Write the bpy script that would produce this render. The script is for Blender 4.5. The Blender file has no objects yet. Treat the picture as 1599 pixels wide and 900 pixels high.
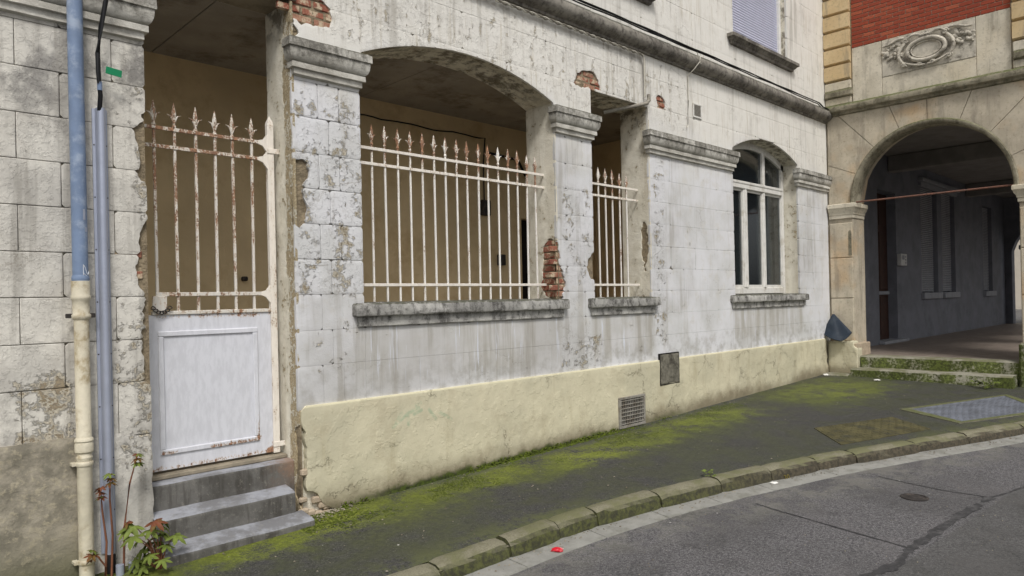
import bpy, bmesh, math, random
import numpy as np
from mathutils import Vector, Matrix, noise as mn
random.seed(7)
S = bpy.context.scene
COL = S.collection
R = math.radians

# ------------------------------------------------------------------ camera
cd = bpy.data.cameras.new("camera"); cam = bpy.data.objects.new("camera", cd); COL.objects.link(cam)
cd.sensor_width = 36; cd.lens = 1110 / 1599 * 36; cd.shift_y = 19 / 1599
cd.clip_start = 0.05; cd.clip_end = 400
az = R(45.8); roll = math.atan(0.022)
f = Vector((math.cos(az), math.sin(az), 0)); r0 = Vector((math.sin(az), -math.cos(az), 0)); u0 = Vector((0, 0, 1))
rr = r0 * math.cos(roll) - u0 * math.sin(roll); uu = u0 * math.cos(roll) + r0 * math.sin(roll)
M = Matrix((rr, uu, -f)).transposed().to_4x4(); M.translation = Vector((0, -5.5, 1.6))
cam.matrix_world = M
S.camera = cam

# ------------------------------------------------------------------ sky, sun, exposure (bright overcast)
SUN_EL, SUN_AZ = 52, -148
W = bpy.data.worlds.new("World"); S.world = W; W.use_nodes = True
wt = W.node_tree; wt.nodes.clear()
sky = wt.nodes.new("ShaderNodeTexSky"); sky.sky_type = 'NISHITA'; sky.sun_disc = False
sky.sun_elevation = R(SUN_EL); sky.sun_rotation = R(SUN_AZ); sky.air_density = 1.0; sky.dust_density = 4.0; sky.ozone_density = 1.0
hs = wt.nodes.new("ShaderNodeHueSaturation"); hs.inputs['Saturation'].default_value = 0.16
bg = wt.nodes.new("ShaderNodeBackground"); bg.inputs['Strength'].default_value = 0.10
wo = wt.nodes.new("ShaderNodeOutputWorld")
wt.links.new(sky.outputs[0], hs.inputs['Color']); wt.links.new(hs.outputs[0], bg.inputs[0]); wt.links.new(bg.outputs[0], wo.inputs[0])
sl = bpy.data.lights.new("sun", 'SUN'); sl.energy = 1.5; sl.angle = R(12); sl.color = (1, 0.965, 0.92)
so = bpy.data.objects.new("sun", sl); COL.objects.link(so)
sd = Vector((math.sin(R(SUN_AZ)) * math.cos(R(SUN_EL)), math.cos(R(SUN_AZ)) * math.cos(R(SUN_EL)), math.sin(R(SUN_EL))))
so.rotation_euler = (-sd).to_track_quat('-Z', 'Y').to_euler()
S.view_settings.view_transform = 'Standard'; S.view_settings.look = 'None'
S.view_settings.exposure = 0.34; S.view_settings.gamma = 1.0; S.view_settings.use_curve_mapping = False
S.render.engine = 'CYCLES'; S.cycles.max_bounces = 6; S.cycles.diffuse_bounces = 4

# ------------------------------------------------------------------ node helpers
def lin(c): return tuple((v / 255 / 12.92 if v / 255 <= .04045 else ((v / 255 + .055) / 1.055) ** 2.4) for v in c) + (1,)
class NT:
    def __init__(s, name, rough=.85):
        s.mat = bpy.data.materials.new(name); s.mat.use_nodes = True
        s.t = s.mat.node_tree; s.t.nodes.clear()
        s.out = s.t.nodes.new("ShaderNodeOutputMaterial"); s.b = s.t.nodes.new("ShaderNodeBsdfPrincipled")
        s.t.links.new(s.b.outputs[0], s.out.inputs[0]); s.b.inputs['Roughness'].default_value = rough
        s.b.inputs['Specular IOR Level'].default_value = .3
        s.pos = s.n("ShaderNodeNewGeometry").outputs['Position']
        sp = s.n("ShaderNodeSeparateXYZ"); s.t.links.new(s.pos, sp.inputs[0]); s.x, s.y, s.z = sp.outputs
    def n(s, ty, **k):
        a = s.t.nodes.new(ty)
        for q, v in k.items(): setattr(a, q, v)
        return a
    def put(s, sock, v):
        if hasattr(v, 'is_output'): s.t.links.new(v, sock)
        else: sock.default_value = v
    def m(s, op, a, b=0, c=None):
        k = s.n("ShaderNodeMath", operation=op); s.put(k.inputs[0], a); s.put(k.inputs[1], b)
        if c is not None: s.put(k.inputs[2], c)
        return k.outputs[0]
    def add(s, a, b): return s.m('ADD', a, b)
    def mul(s, a, b): return s.m('MULTIPLY', a, b)
    def inv(s, a): return s.m('SUBTRACT', 1, a)
    def vs(s, sc, vec=None):
        k = s.n("ShaderNodeVectorMath", operation='MULTIPLY'); s.put(k.inputs[0], vec or s.pos); k.inputs[1].default_value = sc; return k.outputs[0]
    def noise(s, scale, detail=4, rough=.6, vec=None, dist=0):
        k = s.n("ShaderNodeTexNoise"); s.put(k.inputs['Vector'], vec or s.pos); k.inputs['Scale'].default_value = scale
        k.inputs['Detail'].default_value = detail; k.inputs['Roughness'].default_value = rough; k.inputs['Distortion'].default_value = dist
        return k.outputs['Fac']
    def vor(s, scale, feat='F1', vec=None):
        k = s.n("ShaderNodeTexVoronoi", feature=feat); s.put(k.inputs['Vector'], vec or s.pos); k.inputs['Scale'].default_value = scale
        return k.outputs['Distance']
    def sm(s, x, a, b):
        k = s.n("ShaderNodeMapRange", interpolation_type='SMOOTHSTEP'); s.put(k.inputs[0], x); s.put(k.inputs[1], a); s.put(k.inputs[2], b); return k.outputs[0]
    def band(s, x, a, b, w): return s.mul(s.sm(x, a - w, a + w), s.inv(s.sm(x, b - w, b + w)))
    def zone(s, x0, x1, z0, z1, w=.15): return s.mul(s.band(s.x, x0, x1, w), s.band(s.z, z0, z1, w))
    def mix(s, fac, a, b):
        k = s.n("ShaderNodeMix", data_type='RGBA'); s.put(k.inputs[0], fac); s.put(k.inputs[6], a); s.put(k.inputs[7], b); return k.outputs[2]
    def mulc(s, fac, a, b):
        k = s.n("ShaderNodeMix", data_type='RGBA', blend_type='MULTIPLY'); s.put(k.inputs[0], fac); s.put(k.inputs[6], a); s.put(k.inputs[7], b); return k.outputs[2]
    def maxi(s, *a):
        o = a[0]
        for q in a[1:]: o = s.m('MAXIMUM', o, q)
        return o
    def bump(s, h, dist, strength=1, nrm=None):
        k = s.n("ShaderNodeBump"); k.inputs['Strength'].default_value = strength; k.inputs['Distance'].default_value = dist
        s.put(k.inputs['Height'], h)
        if nrm: s.put(k.inputs['Normal'], nrm)
        return k.outputs[0]
    def fin(s, col, nrm=None, rough=None, metal=None):
        s.put(s.b.inputs['Base Color'], col)
        if nrm: s.put(s.b.inputs['Normal'], nrm)
        if rough is not None: s.put(s.b.inputs['Roughness'], rough)
        if metal is not None: s.put(s.b.inputs['Metallic'], metal)
        return s.mat

MT = {}
def simple(name, col, var=.25, scale=6, bumpd=.002, bscale=60, rough=.8, dirt=None, metal=None):
    t = NT(name, rough)
    a = lin(col); b = tuple(v * (1 - var) for v in a[:3]) + (1,)
    c = t.mix(t.sm(t.noise(scale, 4), .35, .65), a, b)
    if dirt: c = t.mix(t.mul(t.sm(t.noise(scale * .6 + 1, 6, .7), .48, .68), .8), c, lin(dirt))
    MT[name] = t.fin(c, t.bump(t.noise(bscale, 4), bumpd), rough, metal); return MT[name]

def wall_paint():
    t = NT("peeling_white_paint", .88)
    n1 = t.noise(1.3, 4, .6); n2 = t.noise(5, 6, .66); n3 = t.noise(18, 6, .68); n4 = t.noise(70, 3, .6)
    streak = t.noise(1, 4, .65, t.vs((7, 7, .55))); streak2 = t.noise(1, 3, .6, t.vs((24, 24, 1.3)))
    blue = lin((218, 218, 220)); warm = lin((226, 223, 215)); cool2 = lin((205, 205, 204))
    hi = t.sm(t.add(t.z, t.mul(t.m('SUBTRACT', n1, .5), 1.6)), 3.0, 4.2)
    left = t.inv(t.sm(t.x, 1.70, 1.78))
    c = t.mix(hi, t.mix(t.sm(n1, .4, .62), blue, cool2), warm)
    c = t.mix(left, c, t.mix(t.sm(n2, .38, .62), lin((218, 214, 204)), lin((202, 198, 189))))
    c = t.mix(t.mul(t.sm(n2, .52, .62), .30), c, lin((200, 195, 184)))
    c = t.mix(t.mul(t.sm(streak, .54, .74), .40), c, lin((176, 170, 156)))
    c = t.mix(t.mul(t.mul(t.sm(streak2, .55, .68), hi), .50), c, lin((188, 179, 160)))
    z_sill = t.maxi(t.zone(3.42, 6.15, .85, 1.45, .09), t.zone(6.68, 7.98, .85, 1.45, .09), t.zone(10.1, 12.6, .9, 1.45, .12))
    c = t.mix(t.mul(z_sill, t.add(.30, t.mul(t.sm(streak, .40, .66), .45))), c, lin((168, 163, 152)))
    c = t.mix(t.mul(t.mul(z_sill, t.sm(streak2, .60, .66)), .8), c, lin((222, 226, 236)))
    sn = t.noise(2.2, 6, .7)
    c = t.mix(t.mul(left, t.mul(t.sm(sn, .47, .62), t.add(.12, t.mul(t.sm(t.z, 2.2, 3.3), .68)))), c, lin((104, 101, 98)))
    c = t.mix(t.mul(left, t.mul(t.sm(streak, .48, .7), .45)), c, lin((136, 132, 126)))
    c = t.mix(t.mul(t.sm(sn, .60, .74), .28), c, lin((136, 131, 122)))
    low = t.mul(t.inv(t.sm(t.z, .75, 1.3)), t.sm(n2, .42, .62))
    c = t.mix(t.mul(low, .45), c, lin((140, 137, 132)))
    big = t.noise(.55, 5, .62); c = t.mix(t.mul(t.mul(t.sm(big, .46, .64), t.m('SUBTRACT', 1, t.mul(hi, .7))), .42), c, lin((168, 165, 160)))
    c = t.mix(t.mul(t.mul(t.sm(streak, .50, .62), t.sm(big, .42, .60)), .35), c, lin((150, 145, 136)))
    zp = t.maxi(t.mul(t.zone(2.8, 3.56, 1.65, 3.5), .74), t.mul(t.zone(2.9, 3.5, .8, 1.6), .46), t.mul(t.zone(6.1, 6.8, 1.7, 3.0), .62),
                t.mul(t.zone(6.1, 6.9, .75, 1.2, .1), .78), t.mul(t.zone(7.95, 8.35, .9, 3.5, .12), .72), t.mul(t.zone(3, 9, 3.85, 4.8), .60),
                t.mul(t.zone(1.44, 1.8, .4, 1.7, .1), .78), t.mul(t.zone(.85, 1.25, .7, 1.2, .08), .95), t.mul(t.zone(1.5, 1.8, 2.2, 3.4, .08), .56),
                t.mul(t.zone(2.6, 9.0, 5.0, 9), .46), .30)
    nu = t.noise(1, 6, .66, t.vs((9, 9, 3.2))); pf = t.add(t.add(t.mul(t.add(t.mul(n2, t.inv(hi)), t.mul(nu, hi)), .60), t.mul(n3, .40)), t.mul(t.m('SUBTRACT', zp, .5), .20))
    peel = t.sm(pf, .600, .607); peel2 = t.sm(pf, .640, .650)
    pc = t.mix(t.sm(n4, .40, .62), lin((178, 170, 154)), lin((200, 192, 174)))
    c = t.mix(peel, c, pc)
    c = t.mix(t.mul(peel2, t.m('SUBTRACT', 1, t.mul(hi, .6))), c, t.mix(t.sm(n4, .4, .6), lin((156, 142, 118)), lin((138, 128, 112))))
    ck = t.n("ShaderNodeTexVoronoi", feature='DISTANCE_TO_EDGE'); dv = t.n("ShaderNodeVectorMath", operation='MULTIPLY_ADD')
    cx = t.n("ShaderNodeCombineXYZ"); t.put(cx.inputs[0], n3); t.put(cx.inputs[1], n2); t.put(cx.inputs[2], n2)
    t.put(dv.inputs[0], cx.outputs[0]); dv.inputs[1].default_value = (.30, .3, .45); t.put(dv.inputs[2], t.pos)
    t.put(ck.inputs['Vector'], dv.outputs[0]); ck.inputs['Scale'].default_value = 3.2
    crack = t.mul(t.inv(t.sm(ck.outputs['Distance'], .004, .016)), t.sm(t.add(n1, t.mul(zp, .25)), .60, .70))
    c = t.mix(t.mul(crack, .5), c, lin((130, 122, 110)))
    curl = t.mul(t.sm(pf, .572, .600), t.inv(peel))
    flake = t.mul(t.sm(n3, .50, .56), t.maxi(left, t.sm(zp, .4, .6)))
    h = t.mul(t.add(t.add(t.mul(peel, -.006), t.mul(peel2, -.004)), t.mul(curl, .005)), t.m('SUBTRACT', 1, t.mul(hi, .55)))
    h = t.add(h, t.add(t.mul(flake, .0012), t.add(t.mul(n3, .0032), t.mul(n4, .0024))))
    MT['wall'] = t.fin(c, t.bump(h, 1.0, 1.0))
wall_paint()

def jamb_paint(name, rawness):
    t = NT(name, .9)
    n2 = t.noise(4.5, 6, .68); n3 = t.noise(18, 6, .7); n4 = t.noise(70, 3)
    c = t.mix(t.sm(n2, .4, .6), lin((226, 221, 206)), lin((208, 202, 185)))
    c = t.mix(t.mul(t.sm(t.noise(1, 4, .65, t.vs((8, 8, .6))), .52, .7), .4), c, lin((176, 164, 140)))
    raw = t.mul(t.inv(t.sm(t.add(t.y, t.mul(t.m('SUBTRACT', n2, .5), .22)), .12, .15)), rawness)
    pf = t.add(t.mul(n2, .5), t.mul(n3, .5))
    peel = t.maxi(t.sm(pf, .595, .605), t.mul(raw, t.inv(t.sm(pf, .535, .545))))
    c = t.mix(peel, c, t.mix(t.sm(n4, .4, .62), lin((150, 136, 108)), lin((180, 166, 138))))
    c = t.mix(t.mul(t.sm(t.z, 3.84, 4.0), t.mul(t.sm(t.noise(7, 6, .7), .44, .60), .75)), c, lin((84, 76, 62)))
    h = t.add(t.mul(peel, -.005), t.add(t.mul(n3, .008), t.mul(n4, .003)))
    MT[name] = t.fin(c, t.bump(h, 1.0))
jamb_paint('jamb', .15); jamb_paint('jamb_raw', 1.0)

def plinth_paint():
    t = NT("cream_plinth_paint", .85)
    n1 = t.noise(1.1, 5); n2 = t.noise(5, 6, .65); n3 = t.noise(20, 7, .65)
    g = t.add(-.24, t.mul(t.x, .0245)); hgt = t.m('SUBTRACT', t.z, g)
    c = t.mix(t.sm(n1, .38, .62), lin((206, 199, 172)), lin((193, 187, 162)))
    c = t.mix(t.mul(t.sm(n2, .5, .66), .35), c, lin((188, 180, 154)))
    c = t.mix(t.mul(t.sm(t.noise(2.3, 5, .65), .52, .66), .45), c, lin((178, 168, 142)))
    vk = t.n('ShaderNodeTexVoronoi', feature='DISTANCE_TO_EDGE'); ma = t.n('ShaderNodeVectorMath', operation='MULTIPLY_ADD'); cq = t.n('ShaderNodeCombineXYZ'); t.put(cq.inputs[0], n2); t.put(cq.inputs[2], n3); t.put(ma.inputs[0], cq.outputs[0]); ma.inputs[1].default_value = (.5, 0, .35); t.put(ma.inputs[2], t.pos); t.put(vk.inputs['Vector'], ma.outputs[0]); vk.inputs['Scale'].default_value = 1.6
    crk = t.mul(t.inv(t.sm(vk.outputs['Distance'], .002, .010)), t.sm(n1, .48, .58)); c = t.mix(t.mul(crk, .55), c, lin((120, 110, 88)))
    c = t.mix(t.mul(t.sm(t.noise(1, 5, .6, t.vs((6, 6, .8))), .54, .72), .5), c, lin((170, 160, 130)))
    c = t.mix(t.sm(t.z, .728, .742), c, lin((226, 219, 188)))
    damp = t.mul(t.inv(t.sm(t.add(hgt, t.mul(t.m('SUBTRACT', n2, .5), .35)), .02, .26)), t.sm(t.noise(.9, 3), .3, .55))
    c = t.mix(t.mul(damp, .8), c, lin((126, 114, 92)))
    c = t.mix(t.mul(t.inv(t.sm(t.add(hgt, t.mul(t.noise(14, 5, .7), .3)), .12, .34)), .45), c, lin((112, 106, 84)))
    mossz = t.mul(t.maxi(t.band(t.x, 3.4, 7.0, .5), t.mul(t.band(t.x, 7.8, 8.6, .3), .5)), t.inv(t.sm(t.add(hgt, t.mul(t.m('SUBTRACT', n2, .5), .16)), .02, .085)))
    c = t.mix(mossz, c, t.mix(t.sm(n3, .4, .6), lin((72, 84, 30)), lin((48, 54, 26))))
    # faded green scrawl on the plinth
    segs = [(3.763, .455, 3.93, .56), (3.93, .56, 4.06, .60), (3.80, .50, 3.86, .57), (4.0, .545, 4.09, .572), (3.925, .545, 3.935, .455), (4.03, .62, 4.08, .64), (4.18, .565, 4.26, .47), (4.30, .53, 4.45, .44), (4.02, .585, 4.06, .63)]
    msk = 0
    for (xa, za, xb, zb) in segs:
        L2 = (xb - xa) ** 2 + (zb - za) ** 2
        px = t.m('SUBTRACT', t.x, xa); pz = t.m('SUBTRACT', t.z, za)
        k = t.n("ShaderNodeClamp"); t.put(k.inputs[0], t.m('DIVIDE', t.add(t.mul(px, xb - xa), t.mul(pz, zb - za)), L2)); k = k.outputs[0]
        dx = t.m('SUBTRACT', px, t.mul(k, xb - xa)); dz = t.m('SUBTRACT', pz, t.mul(k, zb - za))
        d = t.m('SQRT', t.add(t.mul(dx, dx), t.mul(dz, dz)))
        q = t.inv(t.sm(d, .006, .026)); msk = q if isinstance(msk, int) else t.maxi(msk, q)
    c = t.mix(t.mul(t.mul(msk, t.sm(n3, .3, .6)), .42), c, lin((120, 160, 130)))
    h = t.add(t.add(t.mul(n2, .010), t.mul(n3, .0018)), t.add(t.mul(t.sm(t.noise(9, 4), .52, .6), .0018), t.mul(crk, -.003)))
    MT['plinth'] = t.fin(c, t.bump(h, 1.0))
plinth_paint()

def cement():
    t = NT("old_grey_cement", .92)
    n2 = t.noise(4, 6, .7); n3 = t.noise(22, 6, .7)
    c = t.mix(t.sm(n2, .36, .64), lin((168, 160, 144)), lin((122, 117, 104)))
    c = t.mix(t.mul(t.sm(n3, .5, .66), .6), c, lin((182, 172, 148)))
    c = t.mix(t.mul(t.inv(t.sm(t.add(t.z, t.mul(n2, .5)), 0.0, .45)), .8), c, lin((74, 76, 46)))
    nb = t.bump(n2, .02, .7); nb = t.bump(n3, .008, .8, nb)
    MT['cement'] = t.fin(c, nb)
cement()

def stone_dark(name, a, b, dk, topmoss=0, k=.62, zsplit=None):
    t = NT(name, .9)
    n2 = t.noise(3.5, 5, .66); n3 = t.noise(20, 6, .7); n4 = t.noise(90, 3)
    st = t.noise(1, 4, .65, t.vs((13, 13, 3)))
    c = t.mix(t.sm(n2, .36, .62), lin(a), lin(b))
    dm = t.add(t.mul(n3, .45), t.add(t.mul(n2, .25), t.mul(st, .3)))
    if zsplit: dm = t.add(dm, t.mul(t.m('SUBTRACT', t.sm(t.z, zsplit[0], zsplit[1]), .5), zsplit[2]))
    c = t.mix(t.mul(t.sm(dm, .46, k), .85), c, lin(dk))
    c = t.mix(t.mul(t.sm(n4, .5, .7), .3), c, lin(a))
    gn = t.n("ShaderNodeNewGeometry"); ns = t.n("ShaderNodeSeparateXYZ"); t.put(ns.inputs[0], gn.outputs['True Normal'])
    up = t.sm(ns.outputs[2], .3, .8)
    c = t.mix(t.mul(up, t.sm(n3, .3, .5)), c, lin((84, 84, 72) if not topmoss else (92, 96, 62)))
    MT[name] = t.fin(c, t.bump(t.add(t.mul(n3, .008), t.mul(n4, .002)), 1.0))
stone_dark('sill', (184, 182, 176), (146, 144, 140), (66, 64, 60), k=.60)
stone_dark('impost', (206, 203, 194), (170, 166, 156), (92, 89, 82), k=.66, zsplit=(3.60, 3.74, .16))
stone_dark('string', (146, 141, 131), (116, 111, 103), (66, 62, 57), k=.62)
stone_dark('kerb', (128, 124, 108), (108, 104, 92), (76, 74, 60), 1, k=.66)
stone_dark('cornice', (152, 145, 126), (122, 116, 98), (72, 68, 54), 1, k=.64)

def moss_shade_face(name, stone, dark, kerb=False):
    t = NT(name, .92)
    n2 = t.noise(3, 5, .66); n3 = t.noise(24, 6, .7); n4 = t.noise(80, 3, .7)
    c = t.mix(t.sm(n2, .38, .62), lin(stone), lin(dark))
    c = t.mix(t.mul(t.sm(n4, .42, .64), .35), c, lin(tuple(v * .72 for v in dark)))
    gn = t.n("ShaderNodeNewGeometry"); ns = t.n("ShaderNodeSeparateXYZ"); t.put(ns.inputs[0], gn.outputs['True Normal'])
    side = t.inv(t.sm(ns.outputs[2], .35, .75))
    c = t.mix(t.mul(t.inv(side), t.mul(t.sm(n2, .44, .60), .55)), c, lin((108, 110, 72)))
    if kerb:
        east = t.sm(t.add(t.x, t.mul(n2, 2)), 6.0, 8.2)
        fc = t.mix(east, t.mix(t.sm(n3, .36, .62), lin((78, 82, 40)), lin((46, 47, 32))), t.mix(t.sm(n3, .36, .62), lin((82, 74, 60)), lin((48, 44, 37))))
        c = t.mix(t.mul(side, .88), c, fc)  # moss and brown face tones, darkened to paint in the kerb's shadow
    else:
        c = t.mix(t.mul(side, t.sm(t.add(t.mul(n2, .6), t.mul(n3, .4)), .38, .50)), c, t.mix(t.sm(n3, .38, .62), lin((96, 106, 50)), lin((62, 66, 38))))
    MT[name] = t.fin(c, t.bump(t.add(t.mul(n3, .010), t.mul(n4, .004)), 1.0))
moss_shade_face('kerb_stone', (132, 128, 108), (112, 108, 90), True); moss_shade_face('moss_step', (148, 145, 130), (118, 114, 100))

def blue_stone():
    t = NT("bluestone_pale_treads", .6)
    n2 = t.noise(4, 5, .7); n3 = t.noise(30, 5, .7)
    gn = t.n("ShaderNodeNewGeometry"); ns = t.n("ShaderNodeSeparateXYZ"); t.put(ns.inputs[0], gn.outputs['True Normal'])
    up = t.sm(ns.outputs[2], .5, .8)
    rz = t.mix(t.sm(n2, .36, .62), lin((104, 102, 98)), lin((82, 80, 76)))
    rz = t.mix(t.mul(t.sm(t.noise(1, 4, .6, t.vs((12, 12, 1.5))), .48, .66), .7), rz, lin((60, 57, 52)))
    tr_ = t.mix(t.sm(n2, .38, .60), lin((150, 152, 158)), lin((116, 116, 118)))
    c = t.mix(up, rz, tr_)  # up-facing treads paler than the risers
    c = t.mix(t.mul(t.mul(t.sm(t.x, 2.5, 2.8), t.sm(t.z, .0, .25)), t.mul(t.sm(n2, .40, .6), .55)), c, lin((152, 122, 100)))
    c = t.mix(t.mul(t.sm(n3, .55, .68), .3), c, lin((150, 146, 134)))
    MT['bluestone'] = t.fin(c, t.bump(n3, .004, .7))
blue_stone()

def grit(t, sc, lo, hi, speck):
    g1 = t.noise(sc, 3, .75); g2 = t.noise(sc * 2.6, 2, .7); v = t.vor(sc * .9)
    c = t.mix(t.sm(t.add(t.mul(g1, .5), t.mul(g2, .5)), .38, .62), lin(lo), lin(hi))
    return t.mix(t.mul(t.inv(t.sm(v, .12, .26)), .55), c, lin(speck)), t.add(g1, g2)
def pavement():
    t = NT("mossy_asphalt_pavement", .88)
    n1 = t.noise(.8, 4, .6); n2 = t.noise(3.2, 6, .68); n3 = t.noise(26, 5, .7)
    c, gr = grit(t, 48, (42, 42, 41), (80, 79, 77), (118, 116, 110))
    c = t.mix(t.mul(t.sm(n2, .44, .62), .45), c, lin((52, 52, 50)))
    yy = t.add(t.y, t.mul(t.m('SUBTRACT', n2, .5), .55))
    mm = t.add(t.mul(n2, .5), t.mul(n3, .5))
    olive = t.mul(t.sm(t.add(t.mul(n1, .45), t.mul(mm, .55)), .40, .58), t.add(.45, t.mul(t.sm(t.y, -1.6, -.2), .55)))
    c = t.mix(t.mul(olive, .8), c, t.mix(t.sm(n3, .4, .6), lin((84, 90, 48)), lin((64, 68, 44))))
    kerbd = t.m('SUBTRACT', t.y, t.add(-1.62, t.mul(t.m('MAXIMUM', t.m('SUBTRACT', t.x, 4.2), 0), -.30)))
    c = t.mix(t.mul(t.mul(t.inv(t.sm(kerbd, .05, .45)), t.sm(mm, .42, .56)), .65), c, lin((92, 96, 58)))
    b1 = t.mul(t.band(yy, -.58, -.0, .2), t.inv(t.sm(t.x, 5.0, 5.7)))
    b2 = t.mul(t.band(yy, -.80, -.14, .2), t.band(t.x, 5.0, 9.4, .5))
    b3 = t.mul(t.band(yy, -1.5, -.2, .35), t.band(t.x, 10.4, 13.0, .5))
    zone = t.maxi(b1, t.mul(b2, .85), t.mul(b3, .72))
    mo = t.mul(zone, t.sm(t.add(t.mul(mm, .8), t.mul(t.m('SUBTRACT', gr, 1), .22)), .32, .46))
    c = t.mix(t.mul(mo, .95), c, t.mix(t.sm(t.add(n3, t.mul(t.m('SUBTRACT', n1, .5), .6)), .36, .66), lin((130, 140, 42)), lin((88, 96, 36))))
    wet = t.mul(t.band(yy, -.14, .3, .05), t.band(t.x, 4.0, 10.5, .6))
    c = t.mix(t.mul(wet, .45), c, lin((74, 74, 78)))
    v = t.vor(5.5); c = t.mix(t.inv(t.sm(v, .020, .038)), c, lin((176, 174, 166)))
    v2 = t.vor(1.7); c = t.mix(t.inv(t.sm(v2, .010, .022)), c, lin((205, 203, 195)))
    h = t.add(t.mul(gr, .0028), t.mul(n2, .006))
    MT['pavement'] = t.fin(c, t.bump(h, 1.0), t.mix(t.sm(n2, .4, .65), (.9, .9, .9, 1), (.62, .62, .62, 1)))
pavement()

def road():
    t = NT("grey_asphalt_road", .88)
    n1 = t.noise(.7, 4, .6); n2 = t.noise(4, 5, .65); n3 = t.noise(1.6, 5, .7)
    c, gr = grit(t, 46, (56, 55, 57), (116, 114, 115), (158, 155, 153))
    c = t.mix(t.mul(t.sm(n1, .42, .6), .40), c, lin((70, 69, 68)))
    c = t.mix(t.mul(t.sm(n3, .50, .62), .35), c, lin((98, 95, 95)))
    c = t.mix(t.mul(t.sm(n2, .54, .68), .35), c, lin((58, 57, 56)))
    patch = t.mul(t.inv(t.sm(t.add(t.y, t.mul(t.m('SUBTRACT', t.x, 5.4), .08)), -3.83, -3.80)), t.sm(t.x, 5.1, 5.16))
    c = t.mix(t.mul(patch, .40), c, lin((72, 72, 68)))
    nearg = t.inv(t.sm(t.m('SUBTRACT', t.add(-1.95, t.mul(t.m('MAXIMUM', t.m('SUBTRACT', t.x, 4.2), 0), -.30)), t.y), .0, .45))
    c = t.mix(t.mul(nearg, t.mul(t.sm(n2, .40, .6), .5)), c, lin((124, 122, 114)))
    vk = t.n('ShaderNodeTexVoronoi', feature='DISTANCE_TO_EDGE'); ma = t.n('ShaderNodeVectorMath', operation='MULTIPLY_ADD'); cq = t.n('ShaderNodeCombineXYZ'); t.put(cq.inputs[0], n2); t.put(cq.inputs[1], n3); t.put(ma.inputs[0], cq.outputs[0]); ma.inputs[1].default_value = (.6, .6, 0); t.put(ma.inputs[2], t.pos); t.put(vk.inputs['Vector'], ma.outputs[0]); vk.inputs['Scale'].default_value = .8
    crk = t.mul(t.inv(t.sm(vk.outputs['Distance'], .002, .009)), t.sm(n1, .46, .56)); c = t.mix(t.mul(crk, .35), c, lin((52, 51, 51)))
    v = t.vor(3.1); c = t.mix(t.inv(t.sm(v, .014, .032)), c, lin((180, 178, 172)))
    h = t.add(t.mul(gr, .003), t.mul(n1, .012))
    MT['road'] = t.fin(c, t.bump(h, 1.0))
road()

def iron(name, rust_z, amount, paint=(232, 229, 222), zgain=.12, zones=()):
    t = NT(name, .6)
    n2 = t.noise(1, 5, .7, t.vs((22, 22, 7))); n3 = t.noise(70, 4, .7)
    oi = t.n("ShaderNodeObjectInfo").outputs['Random']
    f_ = t.add(t.add(t.mul(n2, .6), t.mul(n3, .4)), t.add(t.mul(t.sm(t.z, rust_z, rust_z + .35), zgain), t.mul(t.m('SUBTRACT', oi, .5), .08)))
    for (xa, xb, za, zb, w) in zones: f_ = t.add(f_, t.mul(t.zone(xa, xb, za, zb, .03), w))
    rust = t.mul(t.sm(f_, .59 - amount, .66 - amount), .9)
    rc = t.mix(t.sm(n3, .36, .64), lin((172, 122, 84)), lin((106, 72, 54)))
    c = t.mix(t.sm(n2, .4, .62), lin(paint), lin(tuple(v * .95 for v in paint)))
    c = t.mix(t.mul(t.sm(f_, .55 - amount, .60 - amount), .5), c, lin((206, 184, 156)))
    c = t.mix(rust, c, rc)
    MT[name] = t.fin(c, t.bump(t.mul(rust, -1), .002), t.mix(rust, (.5, .5, .5, 1), (.9, .9, .9, 1)))
iron('iron_white', 2.75, -.01, (236, 233, 226), .14); iron('iron_rusty', 2.0, .045, (214, 209, 200), .05); iron('iron_gate_panel', 9, -.16, (214, 215, 221), .1, ((2.2, 2.64, .46, .51, .30), (1.83, 1.98, .46, .51, .29), (2.59, 2.64, .5, .72, .27), (2.68, 2.80, .33, .5, .22), (1.7, 2.8, 1.50, 1.56, .25), (1.7, 2.8, .34, .40, .25), (1.82, 2.64, 1.37, 1.39, .24))); iron('iron_frame', 9, .0, (232, 225, 214))

def brick_mat(name, cols, scale=40):
    t = NT(name, .9)
    oi = t.n("ShaderNodeObjectInfo").outputs['Random']
    cr = t.n("ShaderNodeValToRGB"); t.put(cr.inputs[0], oi)
    el = cr.color_ramp.elements; el[0].color = lin(cols[0]); el[1].color = lin(cols[-1])
    for i, q in enumerate(cols[1:-1]): e = el.new((i + 1) / (len(cols) - 1)); e.color = lin(q)
    n3 = t.noise(scale, 6, .7)
    c = t.mulc(t.sm(n3, .35, .75), cr.outputs[0], (.62, .6, .58, 1))
    return t, c, n3
t, c, n3 = brick_mat('red_brick', [(150, 70, 50), (158, 75, 53), (144, 66, 48), (164, 84, 60), (172, 92, 66)]); MT['red_brick'] = t.fin(c, t.bump(n3, .003))
t, c, n3 = brick_mat('old_brick', [(150, 92, 74), (162, 106, 86), (134, 82, 68), (176, 136, 112)], 25)
c = t.mix(t.sm(t.noise(11, 6, .7), .48, .60), c, lin((192, 174, 148))); MT['old_brick'] = t.fin(c, t.bump(n3, .008))

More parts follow.
